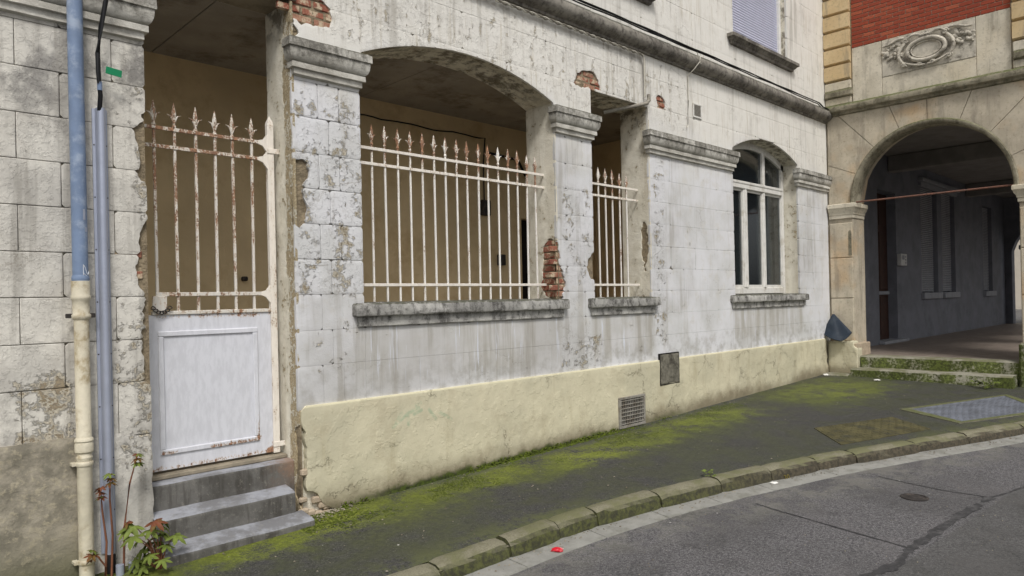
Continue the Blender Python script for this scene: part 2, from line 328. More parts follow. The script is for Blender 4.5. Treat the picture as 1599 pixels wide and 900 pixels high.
def ashlar_warm(name, a, b, orange):
    t = NT(name, .88)
    oi = t.n("ShaderNodeObjectInfo").outputs['Random']
    n2 = t.noise(2.2, 7, .65); n3 = t.noise(20, 7, .7)
    c = t.mix(t.sm(n2, .36, .62), lin(a), lin(b))
    c = t.mix(t.mul(t.sm(t.noise(.9, 3), .50, .66), .55), c, lin(orange))
    c = t.mix(t.mul(t.sm(t.noise(1, 5, .65, t.vs((5, 5, .8))), .50, .70), .55), c, lin((124, 117, 106)))
    c = t.mix(t.mul(t.sm(n3, .52, .7), .5), c, lin((120, 110, 92)))
    MT[name] = t.fin(c, t.bump(n3, .007, .8))
ashlar_warm('stone_warm', (196, 186, 166), (174, 164, 146), (200, 166, 122))
ashlar_warm('stone_pale', (212, 204, 186), (190, 182, 164), (206, 194, 168))
ashlar_warm('quoin', (206, 184, 144), (196, 172, 132), (202, 176, 130))
simple('carved', (200, 193, 178), .22, 9, .006, 40, .9, (92, 86, 76))
simple('scar', (150, 136, 112), .35, 14, .016, 40, .95, (104, 92, 74))
simple('mortar', (182, 166, 144), .2, 12, .004, 80, .95)
simple('blue_pipe', (120, 138, 166), .16, 7, .001, 30, .45, (160, 172, 190))
simple('cream_pipe', (214, 206, 184), .15, 8, .003, 40, .6, (150, 132, 96))
simple('conduit', (172, 178, 194), .08, 5, .001, 40, .35, None, .35)
simple('cable_black', (26, 26, 28), .2, 20, .001, 60, .5)
simple('cable_grey', (150, 144, 132), .3, 20, .001, 60, .7)
simple('cable_white', (205, 200, 186), .2, 20, .001, 60, .7)
simple('green_tag', (18, 128, 84), .1, 20, .0005, 60, .4)
simple('porch_wall', (226, 203, 162), .14, 1.2, .004, 30, .9, (198, 172, 130))
simple('porch_ceiling', (166, 158, 146), .2, 2, .004, 30, .9, (108, 100, 88))
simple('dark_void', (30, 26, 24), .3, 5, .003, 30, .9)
simple('lintel', (152, 142, 124), .3, 4, .008, 30, .9, (96, 88, 74))
simple('white_frame', (222, 220, 214), .1, 8, .001, 60, .5, (186, 180, 168))
simple('room_wall', (150, 146, 138), .2, 2, .002, 30, .9)
simple('pane_tone_sheet', (176, 174, 168), .12, 4, .002, 30, .9)
simple('curtain_backdrop', (96, 116, 112), .3, 3, .003, 30, .9)
simple('shutter', (206, 208, 226), .05, 6, .0005, 60, .5)
simple('grey_wall', (120, 122, 130), .18, 2.2, .004, 30, .7, (98, 101, 109))
simple('grey_trim', (150, 152, 158), .15, 4, .002, 40, .7)
simple('passage_ceiling', (140, 136, 132), .2, 3, .004, 30, .9)
simple('passage_floor', (140, 128, 118), .25, 5, .003, 30, .5, (112, 102, 94))
simple('brown_door', (66, 42, 32), .3, 8, .002, 40, .6)
simple('grey_shutter', (196, 197, 202), .15, 8, .001, 40, .6)
simple('intercom', (200, 200, 198), .08, 9, .0005, 60, .4)
simple('rust_rod', (128, 90, 76), .3, 20, .002, 80, .8, (96, 84, 78))
simple('dark_blue_plastic', (38, 48, 60), .2, 4, .002, 40, .5, (58, 66, 74))
simple('vent_metal', (146, 142, 134), .2, 12, .001, 60, .6, (110, 100, 86))
simple('rough_plate', (124, 120, 108), .35, 12, .012, 26, .9, (52, 48, 42))
simple('steel_plate', (116, 120, 129), .25, 4, .001, 60, .6, (88, 91, 96), .1)
simple('mossy_plate', (92, 87, 58), .4, 7, .002, 40, .9, (58, 58, 50))
simple('gutter', (142, 141, 135), .18, 7, .004, 70, .9, (112, 111, 102))
simple('tar', (66, 65, 66), .3, 16, .004, 70, .85, (92, 91, 91))
simple('cast_iron', (58, 54, 52), .3, 20, .003, 80, .7, (88, 80, 74))
simple('leaf_green', (108, 122, 52), .35, 14, .001, 60, .6)
simple('leaf_red', (112, 64, 40), .35, 14, .001, 60, .6, (104, 96, 44))
simple('stem', (128, 84, 62), .3, 14, .001, 60, .7)
simple('moss', (88, 100, 30), .45, 16, .004, 60, .95)
simple('red_litter', (206, 24, 44), .15, 30, .001, 60, .4, (232, 190, 190))
simple('grit', (150, 142, 126), .5, 3, .001, 60, .9, (92, 80, 62))
simple('paper', (228, 226, 220), .06, 30, .001, 60, .8)
simple('pale_render', (214, 204, 188), .1, 2, .002, 30, .9)
simple('paint_white', (226, 230, 236), .1, 30, .0005, 60, .6)
simple('digit_paint', (120, 108, 52), .3, 30, .0005, 60, .8)
t = NT('window_glass', .05); t.b.inputs['Base Color'].default_value = (.02, .025, .03, 1); t.b.inputs['Specular IOR Level'].default_value = 1.0; t.b.inputs['IOR'].default_value = 1.9
tr = t.n("ShaderNodeBsdfTransparent"); tr.inputs[0].default_value = (.8, .84, .84, 1); mx = t.n("ShaderNodeMixShader"); mx.inputs[0].default_value = .55
t.t.links.new(tr.outputs[0], mx.inputs[2]); t.t.links.new(t.b.outputs[0], mx.inputs[1]); t.t.links.new(mx.outputs[0], t.out.inputs[0])
t.b.inputs['Roughness'].default_value = .06; MT['glass'] = t.mat

# ------------------------------------------------------------------ mesh helpers
class MB:
    def __init__(s): s.v = []; s.f = []
    def add(s, vs, fs):
        o = len(s.v); s.v += [tuple(v) for v in vs]; s.f += [tuple(i + o for i in q) for q in fs]; return s
    def box(s, x0, x1, y0, y1, z0, z1, c=0):
        if c <= 0:
            return s.add([(x, y, z) for x in (x0, x1) for y in (y0, y1) for z in (z0, z1)],
                         [(0, 1, 3, 2), (4, 6, 7, 5), (0, 4, 5, 1), (2, 3, 7, 6), (0, 2, 6, 4), (1, 5, 7, 3)])
        b = bmesh.new(); bmesh.ops.create_cube(b, size=1)
        for v in b.verts: v.co = Vector(((x0 + x1) / 2 + v.co.x * (x1 - x0), (y0 + y1) / 2 + v.co.y * (y1 - y0), (z0 + z1) / 2 + v.co.z * (z1 - z0)))
        bmesh.ops.bevel(b, geom=b.edges[:], offset=c, segments=1, affect='EDGES')
        b.verts.index_update(); s.add([v.co[:] for v in b.verts], [[v.index for v in q.verts] for q in b.faces]); b.free(); return s
    def loft(s, secs, closed=True, caps=True):
        n = len(secs[0]); vs = [p for q in secs for p in q]; fs = []
        for i in range(len(secs) - 1):
            for j in range(n if closed else n - 1):
                k = (j + 1) % n; fs.append((i * n + j, i * n + k, (i + 1) * n + k, (i + 1) * n + j))
        if caps: fs += [tuple(range(n))[::-1], tuple(range((len(secs) - 1) * n, len(secs) * n))]
        return s.add(vs, fs)
    def tube(s, pts, rad, n=8, flat=1.0):
        pts = [Vector(p) for p in pts]; secs = []
        for i, p in enumerate(pts):
            d = (pts[min(i + 1, len(pts) - 1)] - pts[max(i - 1, 0)]).normalized()
            a = d.cross(Vector((0, 0, 1)));
            if a.length < .1: a = d.cross(Vector((1, 0, 0)))
            a.normalize(); b = d.cross(a); rd = rad[i] if isinstance(rad, (list, tuple)) else rad
            secs.append([p + a * math.cos(2 * math.pi * k / n) * rd + b * math.sin(2 * math.pi * k / n) * rd * flat for k in range(n)])
        return s.loft(secs)
    def lathe(s, prof, cx=0, cy=0, n=16):   # prof: (radius, z)
        return s.loft([[(cx + r_ * math.cos(2 * math.pi * k / n), cy + r_ * math.sin(2 * math.pi * k / n), z) for k in range(n)] for r_, z in prof])
def obj(name, mb, mat, parent=None, loc=None, smooth=35):
    if isinstance(mb, MB):
        me = bpy.data.meshes.new(name); me.from_pydata(mb.v, [], mb.f); me.update()
        b = bmesh.new(); b.from_mesh(me); bmesh.ops.recalc_face_normals(b, faces=b.faces[:]); b.to_mesh(me); b.free()
        me.materials.append(MT[mat] if isinstance(mat, str) else mat)
        if smooth:
            for p in me.polygons: p.use_smooth = True
            me.set_sharp_from_angle(angle=R(smooth))
    else: me = mb
    o = bpy.data.objects.new(name, me); COL.objects.link(o)
    if parent: o.parent = parent
    if loc: o.location = loc
    return o
def thing(name, label, cat, group=None, loc=(0, 0, 0)):
    o = bpy.data.objects.new(name, None); COL.objects.link(o); o.location = loc; o.empty_display_size = .2
    return tag(o, label, cat, group)
def tag(o, label, cat, group=None):
    o['label'] = label; o['category'] = cat
    if group: o['group'] = group
    return o
def struct(o): o['kind'] = 'structure'; return o
def nz(x, y, z, s=1.0, o=0): return mn.noise(Vector((x * s + o, y * s + 3.3, z * s - 1.7)))
def fbm(x, z, s, o=0): return nz(x, 0, z, s, o) + .5 * nz(x, 5, z, s * 2.1, o) + .25 * nz(x, 9, z, s * 4.3, o)
def gz(x, y): return -.24 + .0245 * x + .02 * y      # pavement surface
GO = -.12                                            # road lies this much lower

# marching-squares skin: solid where field(u,v) > 0
def skin(field, ua, ub, va, vb, res, depth, place, edge=.004, rough=.003):
    nu = max(2, int(math.ceil((ub - ua) / res)) + 2); nv = max(2, int(math.ceil((vb - va) / res)) + 2)
    us = [ua + (i - 1) * (ub - ua) / (nu - 2) for i in range(nu + 1)]; vs_ = [va + (j - 1) * (vb - va) / (nv - 2) for j in range(nv + 1)]
    F = [[field(u, v) for v in vs_] for u in us]
    mb = MB(); cache = {}
    def vert(key, u, v, bd):
        if key not in cache:
            n_ = rough * (nz(u, 0, v, 3.1) + .6 * nz(u, 2, v, 9)) - (edge if bd else 0)
            mb.v.append(place(u, v, n_)); cache[key] = len(mb.v) - 1
        return cache[key]
    def back(k, u, v):
        kk = ('b', k)
        if kk not in cache: mb.v.append(place(u, v, -depth)); cache[kk] = len(mb.v) - 1
        return cache[kk]
    for i in range(nu):
        for j in range(nv):
            cs = [(i, j), (i + 1, j), (i + 1, j + 1), (i, j + 1)]; fv = [F[a][b] for a, b in cs]
            if max(fv) <= 0: continue
            poly = []
            for k in range(4):
                a, b = cs[k]; a2, b2 = cs[(k + 1) % 4]; fa, fb = fv[k], fv[(k + 1) % 4]
                if fa > 0: poly.append((vert((a, b), us[a], vs_[b], False), None))
                if (fa > 0) != (fb > 0):
                    t_ = min(.97, max(.03, fa / (fa - fb))); u = us[a] + (us[a2] - us[a]) * t_; v = vs_[b] + (vs_[b2] - vs_[b]) * t_
                    key = (min((a, b), (a2, b2)), max((a, b), (a2, b2))); poly.append((vert(key, u, v, True), (key, u, v, fa > 0)))
            if len(poly) >= 3:
                mb.f.append(tuple(p[0] for p in poly))
                for k in range(len(poly)):
                    p, q = poly[k], poly[(k + 1) % len(poly)]
                    if p[1] and q[1] and p[1][3] and not q[1][3]:
                        mb.f.append((q[0], p[0], back(p[1][0], p[1][1], p[1][2]), back(q[1][0], q[1][1], q[1][2])))
    return mb
def rect_sdf(u, v, a, b, c, d): return min(u - a, b - u, v - c, d - v)     # >0 inside
def blob(u, v, cu, cv, ru, rv): return (1 - math.hypot((u - cu) / ru, (v - cv) / rv)) * min(ru, rv)

# ------------------------------------------------------------------ white building: openings
def arc(x, x0, x1, zs, rise):
    w = (x1 - x0) / 2; c = (x0 + x1) / 2; rad = (w * w + rise * rise) / (2 * rise)
    return zs + rise - rad + math.sqrt(max(0, rad * rad - (x - c) ** 2))
OPEN = [(1.70, 2.84, -.6, 4.16, 0), (3.515, 6.09, 1.55, 3.86, .27), (6.76, 7.95, 1.55, 4.14, 0), (10.20, 12.52, 1.55, 3.90, .26),
        (6.1, 7.95, 5.66, 7.9, 0), (10.30, 12.20, 5.66, 7.9, 0)]
def open_sdf(x, z):        # >0 inside an opening
    best = -9
    for (a, b, c, d, rise) in OPEN:
        top = arc(min(max(x, a), b), a, b, d, rise) if rise else d
        best = max(best, min(x - a, b - x, z - c, top - z))
    return best
DAMAGE = [(2.96, 4.10, .30, .13), (6.74, 4.25, .22, .12), (6.55, 4.19, .07, .05), (8.27, 4.26, .10, .11), (2.86, 2.65, .11, .20), (2.85, 2.42, .10, .14), (6.11, 1.78, .10, .24), (6.08, 2.05, .06, .22),
          (6.73, 1.98, .09, .16), (1.71, 1.85, .07, .34), (1.70, 2.75, .06, .22), (1.71, 1.35, .05, .3), (8.40, 2.02, .03, .07), (2.84, 3.95, .06, .2)]
def dmg(x, z):
    b = max(blob(x, z, *d) for d in DAMAGE)
    return b + (.045 * fbm(x, z, 9) if b > -.15 else 0)

WH = thing('rendered_building', 'old white rendered building with peeling paint, arched window and porch', 'building')
X0, X1, ZT = -1.5, 13.80, 8.6
def core_strips(a0, a1, zb, zt, opens, pt, front, backd):
    xs = {a0, a1}
    for (a, b, c, d, rise) in opens:
        n = 28 if rise else 1
        for i in range(n + 1): xs.add(a + (b - a) * i / n)
    xs = sorted(xs); mb = MB()
    for xa, xb in zip(xs, xs[1:]):
        if xb - xa < 1e-6: continue
        mid = (xa + xb) / 2; holes = []
        for (a, b, c, d, rise) in opens:
            if a < mid < b:
                ta = arc(xa, a, b, d, rise) if rise else d; tb = arc(xb, a, b, d, rise) if rise else d
                holes.append((c, ta, tb))
        holes.sort(); lo = (zb, zb)
        for (c, ta, tb) in holes + [(zt, None, None)]:
            if c > lo[0] + 1e-4:
                mb.add([pt(xa, front, lo[0]), pt(xb, front, lo[1]), pt(xb, front, c), pt(xa, front, c), pt(xa, backd, lo[0]), pt(xb, backd, lo[1]), pt(xb, backd, c), pt(xa, backd, c)],
                       [(0, 1, 2, 3), (5, 4, 7, 6), (4, 5, 1, 0), (3, 2, 6, 7), (4, 0, 3, 7), (1, 5, 6, 2)])
            if ta is not None: lo = (ta, tb)
    return mb
core_open = [(a - .002, b + (.025 if i < 3 else .002), c, d, rise) for i, (a, b, c, d, rise) in enumerate(OPEN)]
WALL = obj('wall', core_strips(X0, X1, -.6, ZT, core_open, lambda x, y, z: (x, y, z), .035, .46), 'jamb', WH, smooth=20)
def plain_block(a, b, c, d, pl, ch):
    nu = max(2, int((b - a) / .1)); nv = max(2, int((d - c) / .1)); rows = []
    us = [a, a + ch] + [a + ch + (b - a - 2 * ch) * i / nu for i in range(1, nu)] + [b - ch, b]
    vs_ = [c, c + ch] + [c + ch + (d - c - 2 * ch) * i / nv for i in range(1, nv)] + [d - ch, d]
    mb = MB()
    def hgt(u, v, e): return .002 * (nz(u, 0, v, 3.1) + .6 * nz(u, 2, v, 9)) - (min(ch, .003) if e else 0)
    V = [[pl(u, v, hgt(u, v, i in (0, len(us) - 1) or j in (0, len(vs_) - 1))) for j, v in enumerate(vs_)] for i, u in enumerate(us)]
    mb.loft(V, closed=False, caps=False)
    per = [(u, c) for u in us] + [(b, v) for v in vs_[1:]] + [(u, d) for u in us[::-1][1:]] + [(a, v) for v in vs_[::-1][1:]]
    mb.loft([[pl(u, v, hgt(u, v, True)) for u, v in per], [pl(u, v, -.034) for u, v in per]], closed=False, caps=False)
    return mb
# plaster courses lined out as ashlar
zrows = [.70, 1.08, 1.38, 1.685, 1.985, 2.287, 2.587, 2.888, 3.19, 3.49, 3.80, 4.17, 4.55, 4.90, 5.30, 5.70, 6.08, 6.46, 6.84, 7.22, 7.6, 8.0, 8.6]
def row_xs(i, z):
    xs = [X0]
    if i % 2: xs += [-.55, .02, .59, 1.167, 1.73]
    else: xs += [-.78, -.22, .34, .92, 1.485]
    if z < 3.7: xs += ([1.73, 2.78] if i % 2 == 0 else [2.78]) + ([3.18] if i % 2 else [3.08, 3.28]) + [3.50]
    else: xs += [2.55]
    st = .62 if z < 3.7 else 1.25; x = 4.1 + (st / 2 if i % 2 else 0)
    while x < 13.5: xs.append(x); x += st
    xs.append(X1)
    return sorted(set(xs))
for i, (za, zb) in enumerate(zip(zrows, zrows[1:])):
    xs = row_xs(i, za)
    for xa, xb in zip(xs, xs[1:]):
        if xb - xa < .08: continue
        strong = xb < 1.8 or (xa >= 2.7 and xb < 3.6 and za < 3.6 and za > 1.6)
        g = .0022 if strong else .0008
        off = random.uniform(-.0012, .0012) if strong else 0
        smp = [(xa + (xb - xa) * p / 8, za + (zb - za) * q / 6) for p in range(9) for q in range(7)]
        os_ = [max(open_sdf(*p), dmg(*p)) for p in smp]
        if min(os_) > .01: continue
        mn_, mx_ = min(xb, 13.8), 0
        pl = lambda u, v, n, off=off: (u, -(n + off), v)
        fld = lambda u, v, a=xa + g, b=xb - g, c=za + g, d=zb - g: min(rect_sdf(u, v, a, b, c, d), -open_sdf(u, v), -dmg(u, v))
        if max(os_) < -.05:
            mb = plain_block(xa + g, xb - g, za + g, zb - g, pl, .004 if strong else .001)
        else: mb = skin(fld, xa, xb, za, zb, .022, .034, pl, .003 if strong else .002, .003)
        if mb.f: obj('ashlar_block', mb, 'wall', WALL, smooth=30)
# exposed bricks behind fallen plaster
bm_ = MB().box(-.105, .105, -.012, .03, -.031, .031, .006); proto = None
def brick_patch(x0, x1, z0, z1, test, place, L=.215, H=.075):
    global proto
    row = 0; z = z0
    while z < z1:
        x = x0 - (L / 2 if row % 2 else 0)
        while x < x1:
            cx, cz = x + L / 2, z + H / 2
            if any(test(cx + dx, cz + dz) > -.02 for dx in (-.1, -.05, 0, .05, .1) for dz in (-.03, 0, .03)):
                o = obj('brick', bm_ if proto is None else proto, 'old_brick', WALL)
                proto = o.data
                o.location, o.rotation_euler = place(cx, cz); o.scale = (random.uniform(.9, 1), 1, random.uniform(.86, 1.0))
            x += L + .012
        z += H; row += 1
rj = lambda: random.uniform(-.006, .004)
for (x0, x1, z0, z1) in [(2.84, 3.28, 3.98, 4.24), (6.42, 6.98, 4.14, 4.40), (8.14, 8.40, 4.12, 4.40), (6.10, 6.3, 1.62, 2.15)]:
    brick_patch(x0, x1, z0, z1, lambda a, b: min(dmg(a, b), -open_sdf(a, b) - .02), lambda cx, cz: ((cx, .030 + rj(), cz), (random.uniform(-.04, .04), random.uniform(-.02, .02), random.uniform(-.03, .03))))
brick_patch(1.46, 1.68, 1.5, 2.25, lambda a, b: dmg(a, b) if a < 1.62 else -1, lambda cx, cz: ((min(cx, 1.588), .034 + rj(), cz), (0, 0, random.uniform(-.03, .03))))
for k, (cx, cz, ru, rv) in enumerate(DAMAGE):
    ru2, rv2 = ru + .07, rv + .07
    mb = skin(lambda u, v: min(rect_sdf(u, v, cx - ru2, cx + ru2, cz - rv2, cz + rv2), -open_sdf(u, v) + .0, dmg(u, v) + .06), cx - ru2, cx + ru2, cz - rv2, cz + rv2, .025, .01, lambda u, v, n: (u, .024 + k * .0004 - n, v), 0, .010)
    if mb.f: obj('render_scar', mb, 'scar', WH, smooth=40)
# jamb skins (right-hand reveals) with their own fallen patches
JD = {2.84: [(.02, .12, .07, .22), (.03, .45, .05, .14)], 6.09: [(.06, 1.84, .20, .26), (.10, 2.10, .12, .20), (.02, 1.72, .20, .14)], 7.95: [(.10, 2.28, .055, .30)]}
for X, mat, z0, z1 in ((2.84, 'jamb_raw', -.3, 4.16), (6.09, 'jamb', 1.56, 3.87), (7.95, 'jamb', 1.56, 4.14)):
    def jf(u, v, X=X, z0=z0, z1=z1):
        b = max(blob(u, v, *d) for d in JD[X])
        return min(rect_sdf(u, v, -.0, .458, z0, z1), -(b + (.03 * fbm(u + X, v, 11) if b > -.1 else 0)))
    obj('jamb', skin(jf, 0, .458, z0, z1, .025, .024, lambda u, v, n, X=X: (X - n, u, v), .003, .004), mat, WH, smooth=30)
    obj('render_scar', MB().box(X + .014, X + .024, .002, .40, 1.6 if X > 3 else -.2, 2.7 if X > 3 else .7), 'scar', WH)
    if X == 6.09: brick_patch(.0, .34, 1.62, 2.6, lambda a, b, X=X: max(blob(a, b, *d) for d in JD[X]) + .01, lambda cx, cz, X=X: ((X + .019 + rj() * .5, max(cx, .11), cz), (0, 0, -math.pi / 2)))

# plinths
def pdm(x, z): return max(blob(x, z, 2.90, -.12, .14, .16), blob(x, z, 2.855, .22, .035, .36), blob(x, z, 3.06, -.19, .18, .05), blob(x, z, 13.63, .5, .06, .25)) + .03 * fbm(x, z, 8)
obj('plinth', skin(lambda u, v: min(rect_sdf(u, v, 2.855, 13.64, -.4, .752), -pdm(u, v)), 2.855, 13.64, -.4, .752, .045, .06, lambda u, v, n: (u, -.024 - n, v), .006, .007), 'plinth', WH, smooth=40)
obj('plinth', skin(lambda u, v: min(rect_sdf(u, v, X0, 1.25 + .03 * fbm(u, v, 6), -.5, .742 + .012 * fbm(u, v, 5)), 9), X0, 1.3, -.5, .75, .045, .05, lambda u, v, n: (u, -.018 - n, v), .004, .01), 'cement', WH, smooth=40)
obj('plinth', skin(lambda u, v: rect_sdf(u, v, 1.20, 1.695 + .012 * fbm(u, v, 7), -.5, .71 + .03 * fbm(u, v, 5)), 1.2, 1.72, -.5, .75, .03, .05, lambda u, v, n: (u, -.006 - n, v), .004, .006), 'wall', WH, smooth=40)
rub = MB()
for k in range(14):
    x = random.uniform(2.86, 3.12); z = random.uniform(-.22, .0) if x > 2.95 else random.uniform(-.2, .35); s_ = random.uniform(.03, .06)
    rub.box(x - s_, x + s_, -.015 + random.uniform(-.01, .01), .03, z - s_ * .6, z + s_ * .6, .012)
obj('broken_masonry', rub, 'mortar', WH)['kind'] = 'stuff'

# mouldings
def moulding(name, prof, xa, xb, ends, mat, parent, seg=.08, amp=.004, frame=None):
    frame = frame or (lambda x, n, z: (x, -n, z))
    secs = []; e0, e1 = ends; pr = prof
    if e0: secs.append([frame(xa - n, -.03, z) for n, z in pr])
    n_ = max(2, int((xb - xa) / seg))
    for i in range(n_ + 1):
        x = xa + (xb - xa) * i / n_; row = []
        for n, z in pr:
            xx = x - (n if (i == 0 and e0) else 0) + (n if (i == n_ and e1) else 0)
            j = amp * (nz(x, n * 7, z, 6) + .7 * nz(x, n * 5, z, 17)) if n > -.01 else 0
            row.append(frame(xx, n + j, z + j * .6))
        secs.append(row)
    if e1: secs.append([frame(xb + n, -.03, z) for n, z in pr])
    return obj(name, MB().loft(secs), mat, parent, smooth=38)
def imp_prof(zt): return [(-.03, zt), (.085, zt), (.102, zt - .014), (.104, zt - .078), (.090, zt - .084), (.090, zt - .105), (.086, zt - .14), (.074, zt - .17), (.058, zt - .188), (.050, zt - .192), (.058, zt - .198), (.058, zt - .243), (.034, zt - .248), (.034, zt - .295), (.004, zt - .302), (-.03, zt - .31)]
for xa, xb, ends in ((-1.5, 1.66, (0, 1)), (2.88, 3.47, (1, 1)), (6.12, 6.74, (1, 1)), (7.96, 10.15, (1, 1)), (12.48, 13.79, (1, 0))):
    moulding('impost', imp_prof(3.82), xa, xb, ends, 'impost', WH)
sp_ = [(-.03, 5.085), (.05, 5.08), (.085, 5.06), (.125, 5.02), (.14, 4.97), (.13, 4.92), (.10, 4.885), (.06, 4.865), (.035, 4.855), (.03, 4.83), (-.03, 4.825)]
moulding('string_course', sp_, X0, 13.79, (0, 0), 'string', WH, .1, .006)
def sill_prof(zt): return [(-.28, zt + .012), (.06, zt), (.074, zt - .012), (.078, zt - .10), (.07, zt - .112), (.030, zt - .116), (.028, zt - .205), (.0, zt - .212), (-.28, zt - .212)]
for xa, xb in ((3.45, 6.13), (6.70, 7.97), (10.11, 12.63)):
    moulding('sill', sill_prof(1.60), xa, xb, (1, 1), 'sill', WH, .05, .006)
def up_sill(zt): return [(-.2, zt + .03), (.06, zt), (.12, zt - .01), (.12, zt - .06), (.09, zt - .075), (.075, zt - .10), (.05, zt - .115), (.04, zt - .15), (-.02, zt - .16)]
for xa, xb in ((6.0, 7.99), (10.22, 12.30)): moulding('sill', up_sill(5.66), xa, xb, (1, 1), 'string', WH, .1, .003)
# concrete lintel edge over the gate, drip-stained
lt = MB(); lt.box(1.62, 2.90, -.014, .434, 4.146, 4.42, .010); obj('lintel', lt, 'lintel', WH)

# porch behind the openings
obj('porch_floor', MB().box(1.0, 9.55, .40, 2.3, .05, .30), 'porch_ceiling', WH)
pw = MB(); pw.box(1.1, 7.72, 2.2, 2.35, .3, 4.5); pw.box(7.72, 8.12, 2.2, 2.35, 2.85, 4.5); pw.box(8.12, 9.6, 2.2, 2.35, .3, 4.5); pw.box(9.5, 9.65, .46, 2.2, .3, 4.5); pw.box(1.0, 1.1, .46, 2.35, 4.05, 4.5)
obj('porch_wall', pw, 'porch_wall', WH)
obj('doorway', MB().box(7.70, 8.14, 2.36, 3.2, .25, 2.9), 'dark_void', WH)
for xa, xb in ((1.0, 2.45), (2.458, 4.9), (4.908, 7.3), (7.308, 9.6)):
    obj('ceiling_slab', MB().box(xa, xb, .44, 2.3, 4.20, 4.40, .006), 'porch_ceiling', WH)
pp = MB(); pp.tube([(7.0, 2.12, 3.75), (7.6, 2.12, 3.72), (7.75, 2.12, 3.5), (7.9, 2.1, 3.48)], .02); obj('porch_pipe', pp, 'cable_black', WH)
for (x, z, w, h) in ((6.95, 2.95, .16, .22), (7.25, 2.2, .12, .16), (3.35, 1.9, .05, .05)): obj('fuse_box', MB().box(x - w / 2, x + w / 2, 2.12, 2.199, z - h / 2, z + h / 2, .01), 'cast_iron', WH)
obj('porch_cable', MB().tube([(4.6 + .12 * i, 2.19, 3.98 - .05 * abs(nz(i, 0, 0, .4)) ) for i in range(21)] + [(6.95, 2.18, 3.6), (6.95, 2.18, 3.06)], .010, 5), 'cable_black', WH)
obj('wall_ledge', MB().box(1.1, 7.7, 2.17, 2.199, .302, .62, .008), 'porch_ceiling', WH)
obj('room', MB().box(9.7, 13.6, 2.6, 2.7, .6, 4.7).box(9.66, 9.7, .46, 2.7, .6, 4.7).box(13.6, 13.7, .46, 2.7, .6, 4.7).box(9.7, 13.6, .46, 2.7, 4.6, 4.7).box(9.7, 13.6, .46, 2.7, .5, .6), 'room_wall', WH)

# entrance steps
for (x0, x1, y0, y1, z0, z1) in ((1.705, 2.835, .09, .46, -.3, .30), (1.69, 2.76, -.07, .10, -.3, .075), (1.68, 2.82, -.27, -.06, -.4, -.125)):
    n_ = 14; mb = MB(); secs = []
    for i in range(n_ + 1):
        x = x0 + (x1 - x0) * i / n_; w = .006 * nz(x, y0, z1, 5); zt = z1 + .005 * nz(x, 3, z1, 3)
        secs.append([(x, y1, z0), (x, y1, zt + (.03 if z1 < .2 else 0)), (x, y0 + .018, zt), (x, y0 + .004 + w, zt - .012), (x, y0 + w * .5, zt - .03), (x, y0 + w * .5, z0)])
    obj('step', mb.loft(secs), 'bluestone', WH, smooth=50)
obj('threshold', MB().box(1.706, 2.834, .20, .40, .302, .335, .006), 'lintel', WH)

# arched timber window
wy = .26; WX0, WX1 = 10.22, 12.50
wf = MB(); 
wf.box(WX0, WX0 + .09, wy, wy + .08, 1.60, 3.92); wf.box(WX1 - .09, WX1, wy, wy + .08, 1.60, 3.92)
wf.box(WX0 + .09, WX1 - .09, wy, wy + .08, 1.62, 1.72, .006); wf.box(WX0 + .09, WX1 - .09, wy - .025, wy + .08, 3.36, 3.475, .01); wf.box(WX0 + .09, WX1 - .09, wy - .035, wy - .005, 3.44, 3.485, .006)
n_ = 24; a_, b_ = [], []
secs = []
for i in range(n_ + 1):
    x = WX0 + (WX1 - WX0) * i / n_; zt = arc(x, 10.20, 12.52, 3.90, .26)
    secs.append([(x, wy, zt - .11), (x, wy, zt + .01), (x, wy + .08, zt + .01), (x, wy + .08, zt - .11)])
wf.loft(secs)
WIN = obj('window', wf, 'white_frame', WH, smooth=30)
for (xa, xb, z0, z1) in ((11.00, 11.13, 1.72, 3.36), (11.68, 11.77, 1.72, 3.36), (11.70, 11.78, 3.475, 4.08)):
    obj('mullion', MB().box(xa, xb, wy - .012, wy + .07, z0, z1, .012).box((xa + xb) / 2 - .012, (xa + xb) / 2 + .012, wy - .022, wy - .01, z0, z1, .004), 'white_frame', WIN)
for (xa, xb, z0, z1) in ((10.31, 11.00, 1.72, 3.36), (11.13, 11.68, 1.72, 3.36), (11.77, 12.41, 1.72, 3.36), (10.31, 11.70, 3.475, 4.06), (11.78, 12.41, 3.475, 4.0)):
    if z1 < 3.5: obj('sash', MB().box(xa, xa + .022, wy + .015, wy + .055, z0, z1).box(xb - .022, xb, wy + .015, wy + .055, z0, z1).box(xa + .035, xb - .035, wy + .015, wy + .055, z0, z0 + .05).box(xa + .035, xb - .035, wy + .015, wy + .055, z1 - .035, z1), 'white_frame', WIN)
    obj('pane', MB().box(xa, xb, wy + .034, wy + .040, z0, z1), 'glass', WIN)
cs = MB(); secs = []
for i in range(40):
    x = 11.1 + .75 * i / 39; secs.append([(x, .62 + .03 * math.sin(i * 1.3), 1.65), (x, .62 + .03 * math.sin(i * 1.3), 3.3), (x, .63 + .03 * math.sin(i * 1.3), 3.3), (x, .63 + .03 * math.sin(i * 1.3), 1.65)])
obj('curtain_backdrop', cs.loft(secs), 'curtain_backdrop', WIN)
for xa, xb in ((10.3, 11.02), (11.9, 12.45)):  # pale sheets added behind the outer panes to grey them like reflections
    secs = []
    for i in range(36):
        x = xa + (xb - xa) * i / 35; y = .48 + .018 * math.sin(i * 1.1); secs.append([(x, y, 1.64), (x, y, 3.9), (x, y + .006, 3.9), (x, y + .006, 1.64)])
    obj('curtain_backdrop', MB().loft(secs), 'pane_tone_sheet', WIN)

